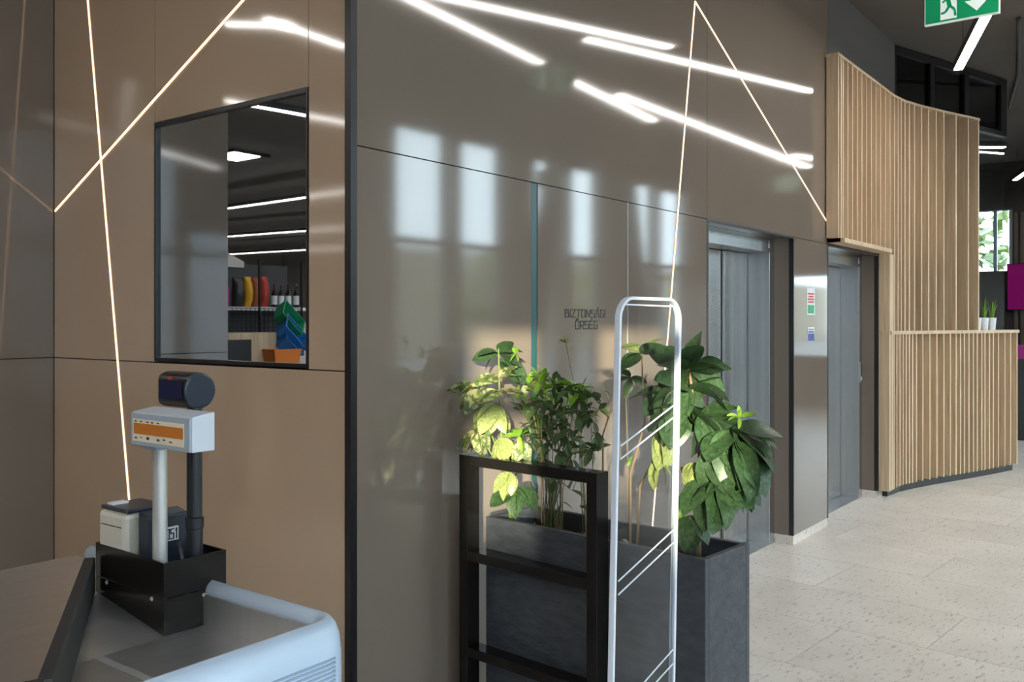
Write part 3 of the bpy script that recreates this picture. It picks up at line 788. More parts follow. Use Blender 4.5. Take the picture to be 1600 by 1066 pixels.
# ---- black equipment box
bx = thing('equipment_box', 'open black metal box on the checkout holding poles and printers', 'box', (1.144, 1.832, 0.80), R(-2.0))
bw, bl, bz0, bz1 = 0.158, 0.31, 0.0, 0.163
for a in ((0, 0.004, 0, bl), (bw - 0.004, bw, 0, bl), (0.004, bw - 0.004, 0, 0.004), (0.004, bw - 0.004, bl - 0.004, bl)):
    for z0, z1 in ((0.001, 0.082), (0.0835, bz1)):
        if a[1] - a[0] < 0.01 and a[0] == 0: z0 = max(z0, 0.001)
        bm = new()
        if z0 < 0.05 and a[3] == bl:            # lower skirts follow the sloping plate
            f0 = lambda y: z0 + max(0, y) * 0.137 + 0.001
            hexa(bm, [(a[0], a[2], f0(a[2])), (a[1], a[2], f0(a[2])), (a[1], a[3], f0(a[3])), (a[0], a[3], f0(a[3])), (a[0], a[2], z1), (a[1], a[2], z1), (a[1], a[3], z1), (a[0], a[3], z1)])
        else: box(bm, a[0], a[1], a[2], a[3], z0, z1)
        obj('side_panel', bm, 'black_metal', bx)
bm = new(); hexa(bm, [(0.004, 0.004, 0.004), (bw - 0.004, 0.004, 0.004), (bw - 0.004, bl - 0.004, 0.046), (0.004, bl - 0.004, 0.046), (0.004, 0.004, 0.06), (bw - 0.004, 0.004, 0.06), (bw - 0.004, bl - 0.004, 0.06), (0.004, bl - 0.004, 0.06)])
obj('bottom', bm, 'black_metal', bx)
for y, z in ((0.05, 0.075), (0.255, 0.075)):
    bm = new(); lathe(bm, [(0.005, -0.002), (0.005, 0.001), (0.003, 0.003)], seg=10)
    bmesh.ops.rotate(bm, verts=bm.verts, matrix=Matrix.Rotation(-R(90), 3, 'Y')); bmesh.ops.translate(bm, verts=bm.verts, vec=(0, y, z)); obj('screw', bm, 'silver', bx)
bm = new(); lathe(bm, [(0.005, -0.002), (0.005, 0.001), (0.003, 0.003)], seg=10)
bmesh.ops.rotate(bm, verts=bm.verts, matrix=Matrix.Rotation(R(90), 3, 'X')); bmesh.ops.translate(bm, verts=bm.verts, vec=(0.1, 0, 0.07)); obj('screw', bm, 'silver', bx)
ZB = 0.861
# silver pole with price display
t = thing('price_display', 'grey box price display with amber window on a silver pole', 'display', (1.172, 1.892, ZB))
bm = new(); lathe(bm, [(0.0165, 0.0), (0.0165, 0.352)], seg=24); obj('pole', bm, 'silver', t, smooth=False)
bm = new(); box(bm, -0.03, 0.02, -0.03, 0.03, 0.350, 0.362); obj('bracket', bm, 'grey_plastic', t)
y0, y1 = 1.70 - 1.892, 1.932 - 1.892
bm = new(); hexa(bm, [(-0.045, y0, 0.360), (0.012, y0, 0.360), (0.012, y1, 0.360), (-0.045, y1, 0.360), (-0.045, y0, 0.436), (0.012, y0, 0.444), (0.012, y1, 0.444), (-0.045, y1, 0.436)])
hd = obj('housing', bm, 'light_plastic', t, bevel=0.003)
bm = new(); box(bm, -0.049, -0.0455, y0 + 0.003, y1 - 0.003, 0.363, 0.433); bz = obj('bezel', bm, 'grey_plastic', hd)
bm = new(); box(bm, -0.0505, -0.049, y0 + 0.022, y1 - 0.012, 0.371, 0.421); obj('label_plate', bm, 'cream_label', hd)
bm = new(); box(bm, -0.0515, -0.0505, y0 + 0.024, y1 - 0.018, 0.388, 0.412); obj('amber_window', bm, 'amber', hd)
bm = new()
for k in range(7):
    yy = y1 - 0.02 - k * 0.022 - random.uniform(0, .006)
    box(bm, -0.0512, -0.0505, yy - 0.010, yy, 0.377 + (k % 2) * 0.003, 0.380 + (k % 3) * 0.0015)
    if k < 5: box(bm, -0.0512, -0.0505, yy - 0.008, yy, 0.4145, 0.4175)
obj('print_marks', bm, 'ink', hd)
# black pole with rounded customer display
t = thing('customer_display', 'round black customer display head on a black pole', 'display', (1.252, 1.878, ZB))
bm = new(); lathe(bm, [(0.019, 0.0), (0.019, 0.155), (0.0215, 0.157), (0.0215, 0.180), (0.0175, 0.182), (0.0175, 0.47)], seg=24); obj('pole', bm, 'black_plastic', t)
bm = new()
ring = []
for k in range(28):
    a = k / 28 * 2 * math.pi
    ring.append((max(0.043 * math.cos(a), -0.030), 0.043 * math.sin(a)))
va = [bm.verts.new((x, -0.016, 0.478 + z)) for x, z in ring]; vb = [bm.verts.new((x, 0.105, 0.478 + z)) for x, z in ring]
bm.faces.new(va); bm.faces.new(vb[::-1])
for k in range(28): bm.faces.new([va[k], va[(k + 1) % 28], vb[(k + 1) % 28], vb[k]])
hd = obj('display_head', bm, 'black_plastic', t, bevel=0.004)
bm = new(); lathe(bm, [(0.041, 0), (0.041, 0.003), (0.037, 0.005)], seg=28); bmesh.ops.rotate(bm, verts=bm.verts, matrix=Matrix.Rotation(R(90), 3, 'X')); bmesh.ops.translate(bm, verts=bm.verts, vec=(0.002, -0.0165, 0.478)); obj('end_cap', bm, 'navy_plastic', hd)
bm = new(); box(bm, -0.0325, -0.0302, 0.0, 0.095, 0.458, 0.500); obj('screen', bm, 'blue_screen', hd)
bm = new(); box(bm, -0.0318, -0.0302, 0.045, 0.060, 0.503, 0.507); box(bm, -0.0318, -0.0302, 0.043, 0.058, 0.5085, 0.510); obj('red_mark', bm, 'red', hd)
# beige device and dark printer in the box
t = thing('card_printer', 'beige plastic printer with dark lid at the back of the black box', 'printer', (1.19, 2.07, ZB))
bm = new()
box(bm, -0.036, 0.075, -0.060, 0.06, 0.0, 0.185); bd = obj('body', bm, 'beige_plastic', t, bevel=0.012)
bm = new(); box(bm, -0.030, 0.075, -0.060, 0.058, 0.1855, 0.195); obj('lid', bm, 'navy_plastic', t, bevel=0.003)
bm = new(); box(bm, -0.0375, -0.036, -0.045, 0.045, 0.152, 0.1535); obj('lid_seam', bm, 'rubber', bd)
bm = new(); box(bm, -0.02, 0.02, 0.02, 0.045, 0.1955, 0.200); obj('latch', bm, 'white', t)
t = thing('receipt_printer', 'navy receipt printer with white number label behind the silver pole', 'printer', (1.215, 1.965, ZB))
bm = new(); hexa(bm, [(-0.03, -0.012, 0), (0.075, -0.012, 0), (0.075, 0.04, 0), (-0.03, 0.04, 0), (-0.03, -0.006, 0.178), (0.075, -0.006, 0.178), (0.075, 0.04, 0.188), (-0.03, 0.04, 0.188)])
obj('body', bm, 'navy_plastic', t, bevel=0.004)
bm = new(); box(bm, -0.016, 0.042, -0.0145, -0.0075, 0.118, 0.150); lb = obj('label', bm, 'white', t)
bm = new()
lettering(bm, 'D1051', -0.014, 0.1225, 0.0075, 0.023, 0.0042, 0.0026, lambda x, z, d: Vector((x, -0.0146 - d, z)))
obj('digits', bm, 'ink', lb)
# cables in the box
bm = new(); tube(bm, [(1.205, 1.855, ZB + 0.005), (1.21, 1.86, ZB + 0.08), (1.207, 1.868, ZB + 0.13)], 0.004, 8)
tag(obj('black_cable', bm, 'black_plastic', smooth=True), 'thin black cable standing between the two poles', 'cable')
bm = new(); tube(bm, [(1.215, 1.858, ZB + 0.005), (1.225, 1.846, ZB + 0.085), (1.24, 1.852, ZB + 0.092), (1.235, 1.862, ZB + 0.07)], 0.005, 8)
tag(obj('white_cable', bm, 'white', smooth=True), 'short white cable loop inside the black box', 'cable')

# ================================================================== PLANTER, FRAME, ANTENNA, PLANTS
pl = thing('planter', 'long tall slate grey planter box full of plants', 'planter', (2.47, 1.153, 0), ga)
PLW, PLL, PLH = 0.272, 0.893, 0.80
def tagged_box(parent, name, m, *a, bevel=0.0):
    bm = new(); box(bm, *a); return obj(name, bm, m, parent, bevel=bevel)
tagged_box(pl, 'side_wall', 'slate', 0, 0.022, 0, PLL, 0, PLH, bevel=0.002)
tagged_box(pl, 'side_wall', 'slate', PLW - 0.022, PLW, 0, PLL, 0, PLH, bevel=0.002)
tagged_box(pl, 'end_wall', 'slate', 0.0222, PLW - 0.0222, 0, 0.022, 0, PLH, bevel=0.002)
tagged_box(pl, 'end_wall', 'slate', 0.0222, PLW - 0.0222, PLL - 0.022, PLL, 0, PLH, bevel=0.002)
bm = new()
nx, ny = 10, 34
gr = [[bm.verts.new((0.0222 + (PLW - 0.0444) * i / nx, 0.0222 + (PLL - 0.0444) * j / ny, 0.735 + random.uniform(-0.012, 0.012))) for i in range(nx + 1)] for j in range(ny + 1)]
for j in range(ny):
    for i in range(nx): bm.faces.new([gr[j][i], gr[j][i + 1], gr[j + 1][i + 1], gr[j + 1][i]])
obj('soil', bm, 'soil', pl)
ZSOIL = 0.735
for k in range(46):
    bm = new()
    s = random.uniform(0.006, 0.016)
    box(bm, -s, s, -s * 0.5, s * 0.5, -0.002, 0.003)
    o = obj('bark_chip', bm, 'pale_chip' if k % 4 == 0 else 'bark_chip', pl)
    o.location = (random.uniform(0.05, PLW - 0.05), random.uniform(0.05, PLL - 0.05), ZSOIL + 0.012)
    o.rotation_euler = (random.uniform(-.4, .4), random.uniform(-.4, .4), random.uniform(0, 3.1))

# black steel ladder frame in front of the planter
fr = thing('ladder_stand', 'black steel ladder stand standing in front of the planter', 'stand', (2.417, 1.494, 0), ga)
FW, FD, FH = 0.610, 0.062, 1.027
pw_ = 0.040
tagged_box(fr, 'post', 'black_metal', 0, FD, 0, pw_, 0, FH, bevel=0.0015)
tagged_box(fr, 'post', 'black_metal', 0, FD, FW - pw_, FW, 0, FH, bevel=0.0015)
tagged_box(fr, 'top_rail', 'black_metal', 0, FD, pw_ + 0.0002, FW - pw_ - 0.0002, FH - 0.035, FH, bevel=0.0015)
for z in (0.69, 0.35, 0.03):
    tagged_box(fr, 'rung', 'black_metal', 0, FD, pw_ + 0.0002, FW - pw_ - 0.0002, z - 0.035, z, bevel=0.0015)

# anti-theft antenna: clear acrylic slab with bright rim, along gu
k0 = Pv(967, 465, 1.06)
an = thing('security_antenna', 'clear acrylic anti-theft gate panel with white rim before the planter', 'security gate', (k0.x, k0.y, 0), ga)
# outline in local (x along gu, z) from pixels on its plane
inv = Matrix.Rotation(-ga, 4, 'Z') @ Matrix.Translation((-k0.x, -k0.y, 0))
def on_ant(x, y):
    r = ray(x, y); nrm = gv
    t = ((k0 - CAM).dot(nrm)) / r.dot(nrm)
    q = inv @ (CAM + r * t); return q.x, q.z
L0 = on_ant(963, 540); L1 = on_ant(953, 1060); R0 = on_ant(1060, 540); R1 = on_ant(1051, 1060)
ztop = on_ant(1000, 464)[1]
def edge(a, b, z): return a[0] + (b[0] - a[0]) * (z - a[1]) / (b[1] - a[1])
def outline(inset):
    pts = []; zt_ = ztop - inset; rr = 0.055 - inset
    xl, xr = edge(L0, L1, zt_) + inset, edge(R0, R1, zt_) - inset
    zb_ = 0.04 + inset
    pts.append((edge(L0, L1, zb_) + inset, zb_)); pts.append((edge(R0, R1, zb_) - inset, zb_))
    for k in range(9):
        a = k / 8 * math.pi / 2; pts.append((xr - rr + rr * math.cos(a), zt_ - rr + rr * math.sin(a)))
    for k in range(9):
        a = math.pi / 2 + k / 8 * math.pi / 2; pts.append((xl + rr + rr * math.cos(a), zt_ - rr + rr * math.sin(a)))
    return pts
oo, ii = outline(0), outline(0.008)
th = 0.016
bm = new(); n = len(oo)
rings = [[bm.verts.new((x, y, z)) for x, z in pts] for pts, y in ((oo, -th / 2), (oo, th / 2), (ii, th / 2), (ii, -th / 2))]
for a in range(4):
    b = (a + 1) % 4
    for k in range(n): bm.faces.new([rings[a][k], rings[a][(k + 1) % n], rings[b][(k + 1) % n], rings[b][k]])
obj('rim', bm, 'rim_white', an, bevel=0.002)
bm = new()
va = [bm.verts.new((x, -0.004, z)) for x, z in ii]; vb = [bm.verts.new((x, 0.004, z)) for x, z in ii]
bm.faces.new(va); bm.faces.new(vb[::-1])
for k in range(n): bm.faces.new([va[k], va[(k + 1) % n], vb[(k + 1) % n], vb[k]])
obj('clear_panel', bm, 'acrylic', an)
def on_strip(p, q):
    a, b = on_ant(*p), on_ant(*q)
    bm = new(); bar(bm, (a[0], -0.0052, a[1]), (b[0], -0.0052, b[1]), 0.0030, 0.002, Vector((0, 1, 0))); obj('etched_line', bm, 'rim_white', an)
for p, q in (((967, 697), (1053, 631)), ((967, 717), (1055, 648)), ((963, 908), (1051, 826)), ((963, 929), (1053, 844)), ((993, 1078), (1049, 1014)), ((1011, 1078), (1049, 1036)), ((975, 476), (1050, 479))):
    on_strip(p, q)
x0, x1 = edge(L0, L1, 0.04) - 0.01, edge(R0, R1, 0.04) + 0.01
tagged_box(an, 'base', 'grey_plastic', x0, x1, -0.05, 0.05, 0, 0.04, bevel=0.006)

# ---- leaves
def leaf_mesh(name, m, L=1.0, Wd=0.42, droop=0.28, fold=0.22, seg=10, peak=0.45):
    bm = new(); rows = []
    for i in range(seg + 1):
        s = i / seg
        w = Wd / 2 * (math.sin(math.pi * min(1, s ** (math.log(0.5) / math.log(peak)))) ** 0.8 if 0 < s < 1 else 0.015)
        x = L * (s - 0.12 * s * s); z = -droop * L * s * s
        wav = 0.025 * math.sin(s * 9)
        rows.append([bm.verts.new((x, -w, z + fold * w + wav * w * 2)), bm.verts.new((x, 0, z)), bm.verts.new((x, w, z + fold * w - wav * w * 2))])
    for a, b in zip(rows, rows[1:]):
        for k in range(2): bm.faces.new([a[k], a[k + 1], b[k + 1], b[k]])
    me = bpy.data.meshes.new(name); bm.to_mesh(me); bm.free(); me.materials.append(MATS[m])
    for p in me.polygons: p.use_smooth = True
    return me
LM = {
 'vari': [leaf_mesh('leaf', 'leaf_vari', Wd=0.54, droop=d) for d in (0.12, 0.3)],
 'small': [leaf_mesh('leaf', 'leaf_small', Wd=0.40, droop=d) for d in (0.1, 0.3)],
 'big': [leaf_mesh('leaf', 'leaf_big', Wd=0.62, droop=d, fold=0.2) for d in (0.15, 0.35)],
 'pale': [leaf_mesh('leaf', 'leaf_pale', Wd=0.46, droop=d) for d in (0.2, 0.4)],
 'lime': [leaf_mesh('leaf', 'leaf_lime', Wd=0.38, droop=d) for d in (0.1, 0.3)],
}
UP0 = Vector((2.47, 1.153, 0)).dot(gu)
OFFS = 0.0
def PP(x, y, off=0.0):
    """pixel -> point on the upright plane through the planter axis, shifted by off along gu"""
    r = ray(x, y); t = (UP0 + PLW / 2 + off + OFFS - CAM.dot(gu)) / r.dot(gu)
    return CAM + r * t
view_r, view_f = Vector((sY, -cY, 0)), Vector((cY, sY, 0))
def put_leaf(parent, kind, base, d, L, roll=0.0):
    d = d.normalized(); up = Vector((0, 0, 1))
    y = up.cross(d)
    if y.length < 0.05: y = Vector((0.3, 1, 0))
    y.normalize(); z = d.cross(y).normalized()
    M = Matrix((d, y, z)).transposed().to_4x4()
    M = Matrix.Translation(base - parent.location) @ M @ Matrix.Rotation(roll, 4, 'X') @ Matrix.Diagonal((L, L, L, 1))
    o = link('leaf', random.choice(LM[kind]), parent); o.matrix_local = M
    return o
def sdir(ang, toward=0.0):
    """screen direction: 0 = right, 90 = up; toward > 0 leans to the camera"""
    return view_r * math.cos(R(ang)) + Vector((0, 0, 1)) * math.sin(R(ang)) - view_f * toward
def stem(parent, pts, r0, r1, m):
    n = len(pts); bm = new()
    tube(bm, [p - parent.location for p in pts], [r0 + (r1 - r0) * i / max(1, n - 1) for i in range(n)], 7)
    return obj('stem', bm, m, parent, smooth=True)
def whorl(parent, kind, x, y, off, angs, L, toward=0.35, jit=20):
    c = PP(x, y, off)
    if jit == 20: angs = list(angs) + [a + 18 for a in angs[::2]]
    for a in angs:
        put_leaf(parent, kind, c, sdir(a + random.uniform(-jit, jit), toward + random.uniform(-0.6, 0.6)), L * 1.38 * random.uniform(0.82, 1.15), random.uniform(-0.8, 0.8))
def base_pt(x, off):
    p = PP(x, 830, off); r = p.copy(); r.z = ZSOIL - 0.01; return r

# plant 1: variegated, left
pb = base_pt(800, -0.04)
OFFS = -0.11
p1 = thing('variegated_plant', 'cream and green variegated plant at the left end of the planter', 'plant', pb)
stem(p1, [pb, PP(790, 740, 0.02), PP(781, 660, 0.01), PP(779, 545, 0.0)], 0.007, 0.003, 'stem_green')
stem(p1, [PP(788, 730, 0.02), PP(760, 660, -0.03), PP(745, 606, -0.03)], 0.004, 0.002, 'stem_green')
stem(p1, [PP(790, 745, 0.02), PP(765, 705, -0.05), PP(748, 672, -0.05)], 0.004, 0.002, 'stem_green')
stem(p1, [pb, PP(800, 770, -0.03), PP(799, 738, -0.06)], 0.004, 0.002, 'stem_green')
stem(p1, [PP(788, 730, 0.02), PP(805, 690, -0.04), PP(812, 680, -0.05)], 0.003, 0.002, 'stem_green')
whorl(p1, 'big', 779, 552, 0.02, (175, 200, 20, -5), 0.075, 0.15)
whorl(p1, 'big', 780, 566, 0.03, (-25, -40), 0.10, 0.0)
whorl(p1, 'vari', 779, 592, 0.0, (165, 190, 10, 205), 0.078, 0.3)
whorl(p1, 'vari', 779, 612, 0.0, (-25, 195, 185), 0.085, 0.4)
whorl(p1, 'vari', 747, 608, -0.04, (160, 195, 220, 250), 0.088, 0.5)
whorl(p1, 'vari', 765, 632, -0.03, (215, 235, 255, -75, -60), 0.095, 0.6)
whorl(p1, 'pale', 772, 630, -0.05, (-70, -50, 225), 0.095, 0.6)
whorl(p1, 'vari', 748, 674, -0.06, (190, 245, 265, -80, -60), 0.075, 0.5)
whorl(p1, 'pale', 780, 684, -0.06, (250, 270, -75, -50), 0.075, 0.5)
whorl(p1, 'lime', 812, 682, -0.07, (60, 100, 140, 30, -80), 0.045, 0.4)
whorl(p1, 'vari', 815, 690, -0.05, (230, 260, -60, -20), 0.065, 0.4)
whorl(p1, 'pale', 797, 738, -0.07, (215, 240, -95, -65), 0.075, 0.6)
whorl(p1, 'big', 808, 762, -0.03, (220, 265, -60), 0.085, 0.5)
whorl(p1, 'lime', 806, 553, 0.03, (80, 120, 200, -60), 0.026, 0.3)

OFFS = 0.0
# plant 2: bushy small leaves, middle
pb = base_pt(862, -0.01)
p2 = thing('bushy_plant', 'dense bushy plant with small green leaves in the middle of the planter', 'plant', pb)
tips = []
for k in range(110):
    x = random.gauss(862, 32); y = random.gauss(655, 48)
    x = min(max(x, 812), 932); y = min(max(y, 590 + abs(x - 850) * 0.3), 745)
    tips.append((x, y, random.uniform(-0.07, 0.07)))
tips += [(826, 600, -0.05), (838, 612, -0.06), (850, 608, -0.04), (866, 604, -0.03), (880, 610, 0.0), (900, 625, 0.0), (918, 622, -0.02), (936, 640, -0.02), (890, 765, -0.05), (868, 750, -0.06), (880, 785, -0.04), (905, 790, -0.03)]
for k, (x, y, o_) in enumerate(tips):
    if k % 5 == 0:
        tp = PP(x, y, o_); mid = pb.lerp(tp, 0.5) + Vector((random.uniform(-.02, .02), random.uniform(-.02, .02), 0.03))
        stem(p2, [pb + Vector((random.uniform(-.03, .03), random.uniform(-.04, .04), 0)), mid, tp], 0.0025, 0.0012, 'stem_green' if k % 2 else 'stem_brown')
    kind = 'small' if y > 618 or k % 2 else 'lime'
    if y < 625 and x < 860: kind = 'lime' if k % 3 else 'pale'
    whorl(p2, kind, x, y, o_, [random.uniform(0, 360) for _ in range(3)], random.uniform(0.034, 0.05), 0.4, 10)
# plant 3: thin pale shoots and cane
pb = base_pt(912, 0.03)
p3 = thing('wispy_plant', 'thin wispy shoots with round pale leaves beside a cane', 'plant', pb)
stem(p3, [pb, PP(905, 690, 0.03), PP(897, 600, 0.02), PP(884, 536, 0.01)], 0.002, 0.001, 'stem_green')
stem(p3, [pb + Vector((0.01, -0.01, 0)), PP(909, 700, 0.03), PP(908, 622, 0.03)], 0.006, 0.005, 'bamboo')
stem(p3, [pb + Vector((0.02, -0.04, 0)), PP(925, 700, 0.0), PP(922, 620, 0.0)], 0.002, 0.001, 'stem_brown')
q = base_pt(942, 0.02)
stem(p3, [q, PP(942, 680, 0.02), PP(958, 630, 0.02), PP(962, 600, 0.02)], 0.004, 0.002, 'stem_brown')
whorl(p3, 'pale', 884, 536, 0.01, (150, -30, 80), 0.026, 0.3)
whorl(p3, 'small', 922, 620, 0.0, (60, 120, 200, -20), 0.034, 0.3)
whorl(p3, 'pale', 935, 640, 0.0, (-20, 45, 210), 0.034, 0.3)
whorl(p3, 'small', 918, 650, 0.0, (30, 170, 240, -60), 0.034, 0.3)
whorl(p3, 'pale', 905, 705, -0.07, (20, 160, 200, -20), 0.03, 0.5)
whorl(p3, 'small', 925, 704, -0.06, (60, 130, 20, 190), 0.034, 0.5)
whorl(p3, 'pale', 945, 612, 0.02, (-50, 120), 0.03, 0.2)
# plant 5: behind the antenna
pb = base_pt(985, 0.05)
p5 = thing('sparse_plant', 'sparse plant with drooping pale leaves seen through the antenna panel', 'plant', pb)
stem(p5, [pb, PP(985, 740, 0.05), PP(1008, 660, 0.05), PP(1004, 590, 0.05), PP(1003, 553, 0.05)], 0.005, 0.002, 'stem_brown')
stem(p5, [pb + Vector((0.01, -0.02, 0)), PP(1000, 760, 0.03), PP(1030, 700, 0.03), PP(1038, 668, 0.03)], 0.005, 0.002, 'stem_brown')
stem(p5, [pb, PP(980, 700, 0.07), PP(978, 620, 0.07)], 0.003, 0.0015, 'stem_brown')
whorl(p5, 'pale', 1003, 550, 0.05, (20, 160, 200), 0.075, 0.1)
whorl(p5, 'big', 1000, 553, 0.05, (190, 225, 30, 8), 0.075, 0.1)
whorl(p5, 'small', 985, 590, 0.07, (-40, 200, 150, 250), 0.055, 0.2)
whorl(p5, 'pale', 1035, 672, 0.02, (-95, -75, 240, -60), 0.095, 0.3)
whorl(p5, 'pale', 1028, 720, 0.02, (240, -90, -60), 0.075, 0.3)
whorl(p5, 'lime', 985, 720, 0.04, (60, 120, 200), 0.02, 0.2)
# plant 4: large glossy leaves, right
pb = base_pt(1092, 0.02)
p4 = thing('broad_leaf_plant', 'large dark green broad leaved plant at the right end of the planter', 'plant', pb)
stem(p4, [pb, PP(1090, 790, 0.02), PP(1098, 740, 0.01), PP(1085, 660, 0.0), PP(1080, 600, 0.0), PP(1076, 575, 0.0)], 0.010, 0.004, 'stem_brown')
stem(p4, [PP(1094, 755, 0.01), PP(1120, 700, 0.0), PP(1140, 675, 0.0)], 0.006, 0.004, 'stem_brown')
stem(p4, [PP(1090, 800, 0.02), PP(1075, 770, -0.02), PP(1065, 730, -0.03)], 0.006, 0.006, 'stem_orange')
stem(p4, [PP(1090, 795, 0.02), PP(1110, 765, -0.03), PP(1120, 748, -0.05)], 0.004, 0.003, 'stem_brown')
whorl(p4, 'big', 1076, 578, 0.0, (75, 30, 5, -20, 150, 190, 225, -60), 0.105, 0.2)
whorl(p4, 'big', 1076, 606, -0.02, (-15, 20, 200, 175, 230, -50), 0.11, 0.4)
whorl(p4, 'big', 1062, 640, -0.03, (-30, -50, -10, 210, 235, 180), 0.115, 0.4)
whorl(p4, 'big', 1090, 650, -0.04, (-25, -55, 0, -80), 0.12, 0.5)
whorl(p4, 'big', 1142, 672, -0.02, (-20, -40, -60, -85, -110, 0, 230), 0.125, 0.45)
whorl(p4, 'big', 1150, 690, -0.05, (-30, -60, -90, -45), 0.125, 0.5)
whorl(p4, 'big', 1125, 690, -0.05, (-75, -100, -50, 240), 0.12, 0.55)
whorl(p4, 'lime', 1155, 652, -0.03, (80, 20, 140, -80), 0.035, 0.3)
whorl(p4, 'big', 1118, 752, -0.06, (200, 235, -95, -60, -30, -10), 0.115, 0.6)
whorl(p4, 'big', 1130, 735, -0.02, (-40, -70, -15), 0.115, 0.3)
whorl(p4, 'pale', 1085, 722, -0.05, (250, -60, 190), 0.08, 0.5)
whorl(p4, 'lime', 1062, 800, -0.06, (90, 250, -70, 60), 0.07, 0.4)
whorl(p4, 'big', 1078, 805, -0.06, (240, 265, -75, -55), 0.085, 0.5)
whorl(p4, 'big', 1105, 795, 0.0, (-80, -30), 0.05, 0.3)
whorl(p4, 'big', 1045, 620, -0.01, (160, 200, 235), 0.10, 0.3)

# ================================================================== STICKERS
def sticker(x0, x1, y0, y1, label, bands):
    a, b = Pv(x0, y1, VB), Pv(x1, y0, VB); a2 = Pv(x0, y0, VB)
    t = thing('sticker', label, 'sticker', ((a.x + b.x) / 2, VB, a.z)); hw = (b.x - a.x) / 2; hh = a2.z - a.z
    bm = new(); box(bm, -hw, hw, -0.0015, -0.0003, 0, hh); obj('sheet', bm, 'white', t)
    for f0, f1, m, w in bands:
        bm = new(); box(bm, -hw * w, hw * w, -0.0022, -0.0015, hh * f0, hh * f1); obj('print_band', bm, m, t)
sticker(1260.5, 1273, 449, 492, 'white notice with red and green print between the lifts',
        [(0.05, 0.36, 'sign_green', 0.8), (0.44, 0.5, 'red', 0.7), (0.54, 0.60, 'red', 0.8), (0.64, 0.70, 'red', 0.6), (0.74, 0.80, 'red', 0.8)])
mat('blue', (0.03, 0.07, 0.30), 0.4)
sticker(1262, 1272, 511, 534, 'small blue notice below the red and green one', [(0.03, 0.55, 'blue', 0.95), (0.6, 0.72, 'blue', 0.8), (0.8, 0.86, 'ink', 0.7)])

# ================================================================== SHOP SEEN IN THE MIRROR WINDOW
SV = 6.0
def SM(x, y, v=SV): return mirA(Pv(x, y, v))
mat('crate_blue', (0.03, 0.20, 0.55), 0.4); mat('crate_green', (0.02, 0.30, 0.13), 0.4); mat('orange', (0.75, 0.20, 0.02), 0.5)
mat('chips_yellow', (0.75, 0.38, 0.02), 0.35); mat('chips_red', (0.45, 0.05, 0.03), 0.35); mat('chips_brown', (0.30, 0.08, 0.03), 0.35); mat('chips_black', (0.03, 0.03, 0.03), 0.35)
mat('magenta', (0.40, 0.03, 0.28), 0.35); mat('bottle_dark', (0.02, 0.012, 0.01), 0.15); mat('cardboard', (0.6, 0.56, 0.5), 0.6)
# gondola shelf
a, b = SM(500, 500), SM(340, 500)         # a.x < b.x
sx0, sx1 = a.x, b.x
zs1 = SM(415, 480).z
sh = thing('gondola_shelf', 'dark shop shelf with bottles and snacks in the mirror window', 'shelf', ((sx0 + sx1) / 2, SV + 0.25, 0))
hw = (sx1 - sx0) / 2
tagged_box(sh, 'back_panel', 'dark_steel', -hw, hw, 0.2, 0.23, 0.05, SM(415, 408).z)
for z in (0.1, 0.5, 0.9, zs1 - 0.35, zs1): tagged_box(sh, 'shelf_board', 'white', -hw, hw, -0.22, 0.2, z - 0.025, z)
for x in (-hw, hw - 0.03): tagged_box(sh, 'upright', 'dark_steel', x, x + 0.03, -0.2, 0.2, 0, zs1 - 0.4)
for i, x in enumerate((372, 402)):
    c = SM(x, 404); bm = new(); s = 0.17
    for p_ in ((0,),):
        va = [(-s, 0), (s, 0), (s, 0.05), (0, 0.12), (-s, 0.05)]
        f_ = [bm.verts.new((c.x - sh.location.x + x_, 0.17, c.z - 0.05 + z_)) for x_, z_ in va]; k_ = [bm.verts.new((c.x - sh.location.x + x_, 0.19, c.z - 0.05 + z_)) for x_, z_ in va]
        bm.faces.new(f_); bm.faces.new(k_[::-1])
        for j in range(5): bm.faces.new([f_[j], f_[(j + 1) % 5], k_[(j + 1) % 5], k_[j]])
    obj('header_sign', bm, 'cardboard', sh)
def bag(x0, x1, y0, label, m):
    p, q = SM(x0, 478), SM(x1, 478); w = abs(q.x - p.x); c = (p.x + q.x) / 2; h = SM(x0, y0).z - zs1
    bm = new(); rows = []
    for s, d_ in ((0, .01), (.06, .012), (.2, .04), (.5, .05), (.8, .035), (.93, .008), (1, .008)):
        rows.append([bm.verts.new((x_, y_, s * h)) for x_, y_ in ((-w / 2, 0), (-w / 4, -d_), (w / 4, -d_), (w / 2, 0), (w / 4, d_), (-w / 4, d_))])
    for r0, r1 in zip(rows, rows[1:]):
        for k in range(6): bm.faces.new([r0[k], r0[(k + 1) % 6], r1[(k + 1) % 6], r1[k]])
    bm.faces.new(rows[0][::-1]); bm.faces.new(rows[-1])
    o = obj('snack_bag', bm, m, smooth=True); o.location = (c, SV + 0.09, zs1 + 0.001)
    tag(o, label, 'snack bag', 'snack bags on the mirrored shelf')
bag(371, 389, 433, 'black snack bag on the mirrored shelf', 'chips_black')
bag(389.5, 401, 432, 'yellow snack bag on the mirrored shelf', 'chips_yellow')
bag(401.5, 413, 433, 'brown red snack bag next to the yellow one', 'chips_brown')
bag(414, 427, 431, 'bright red snack bag at the end of its row', 'chips_red')
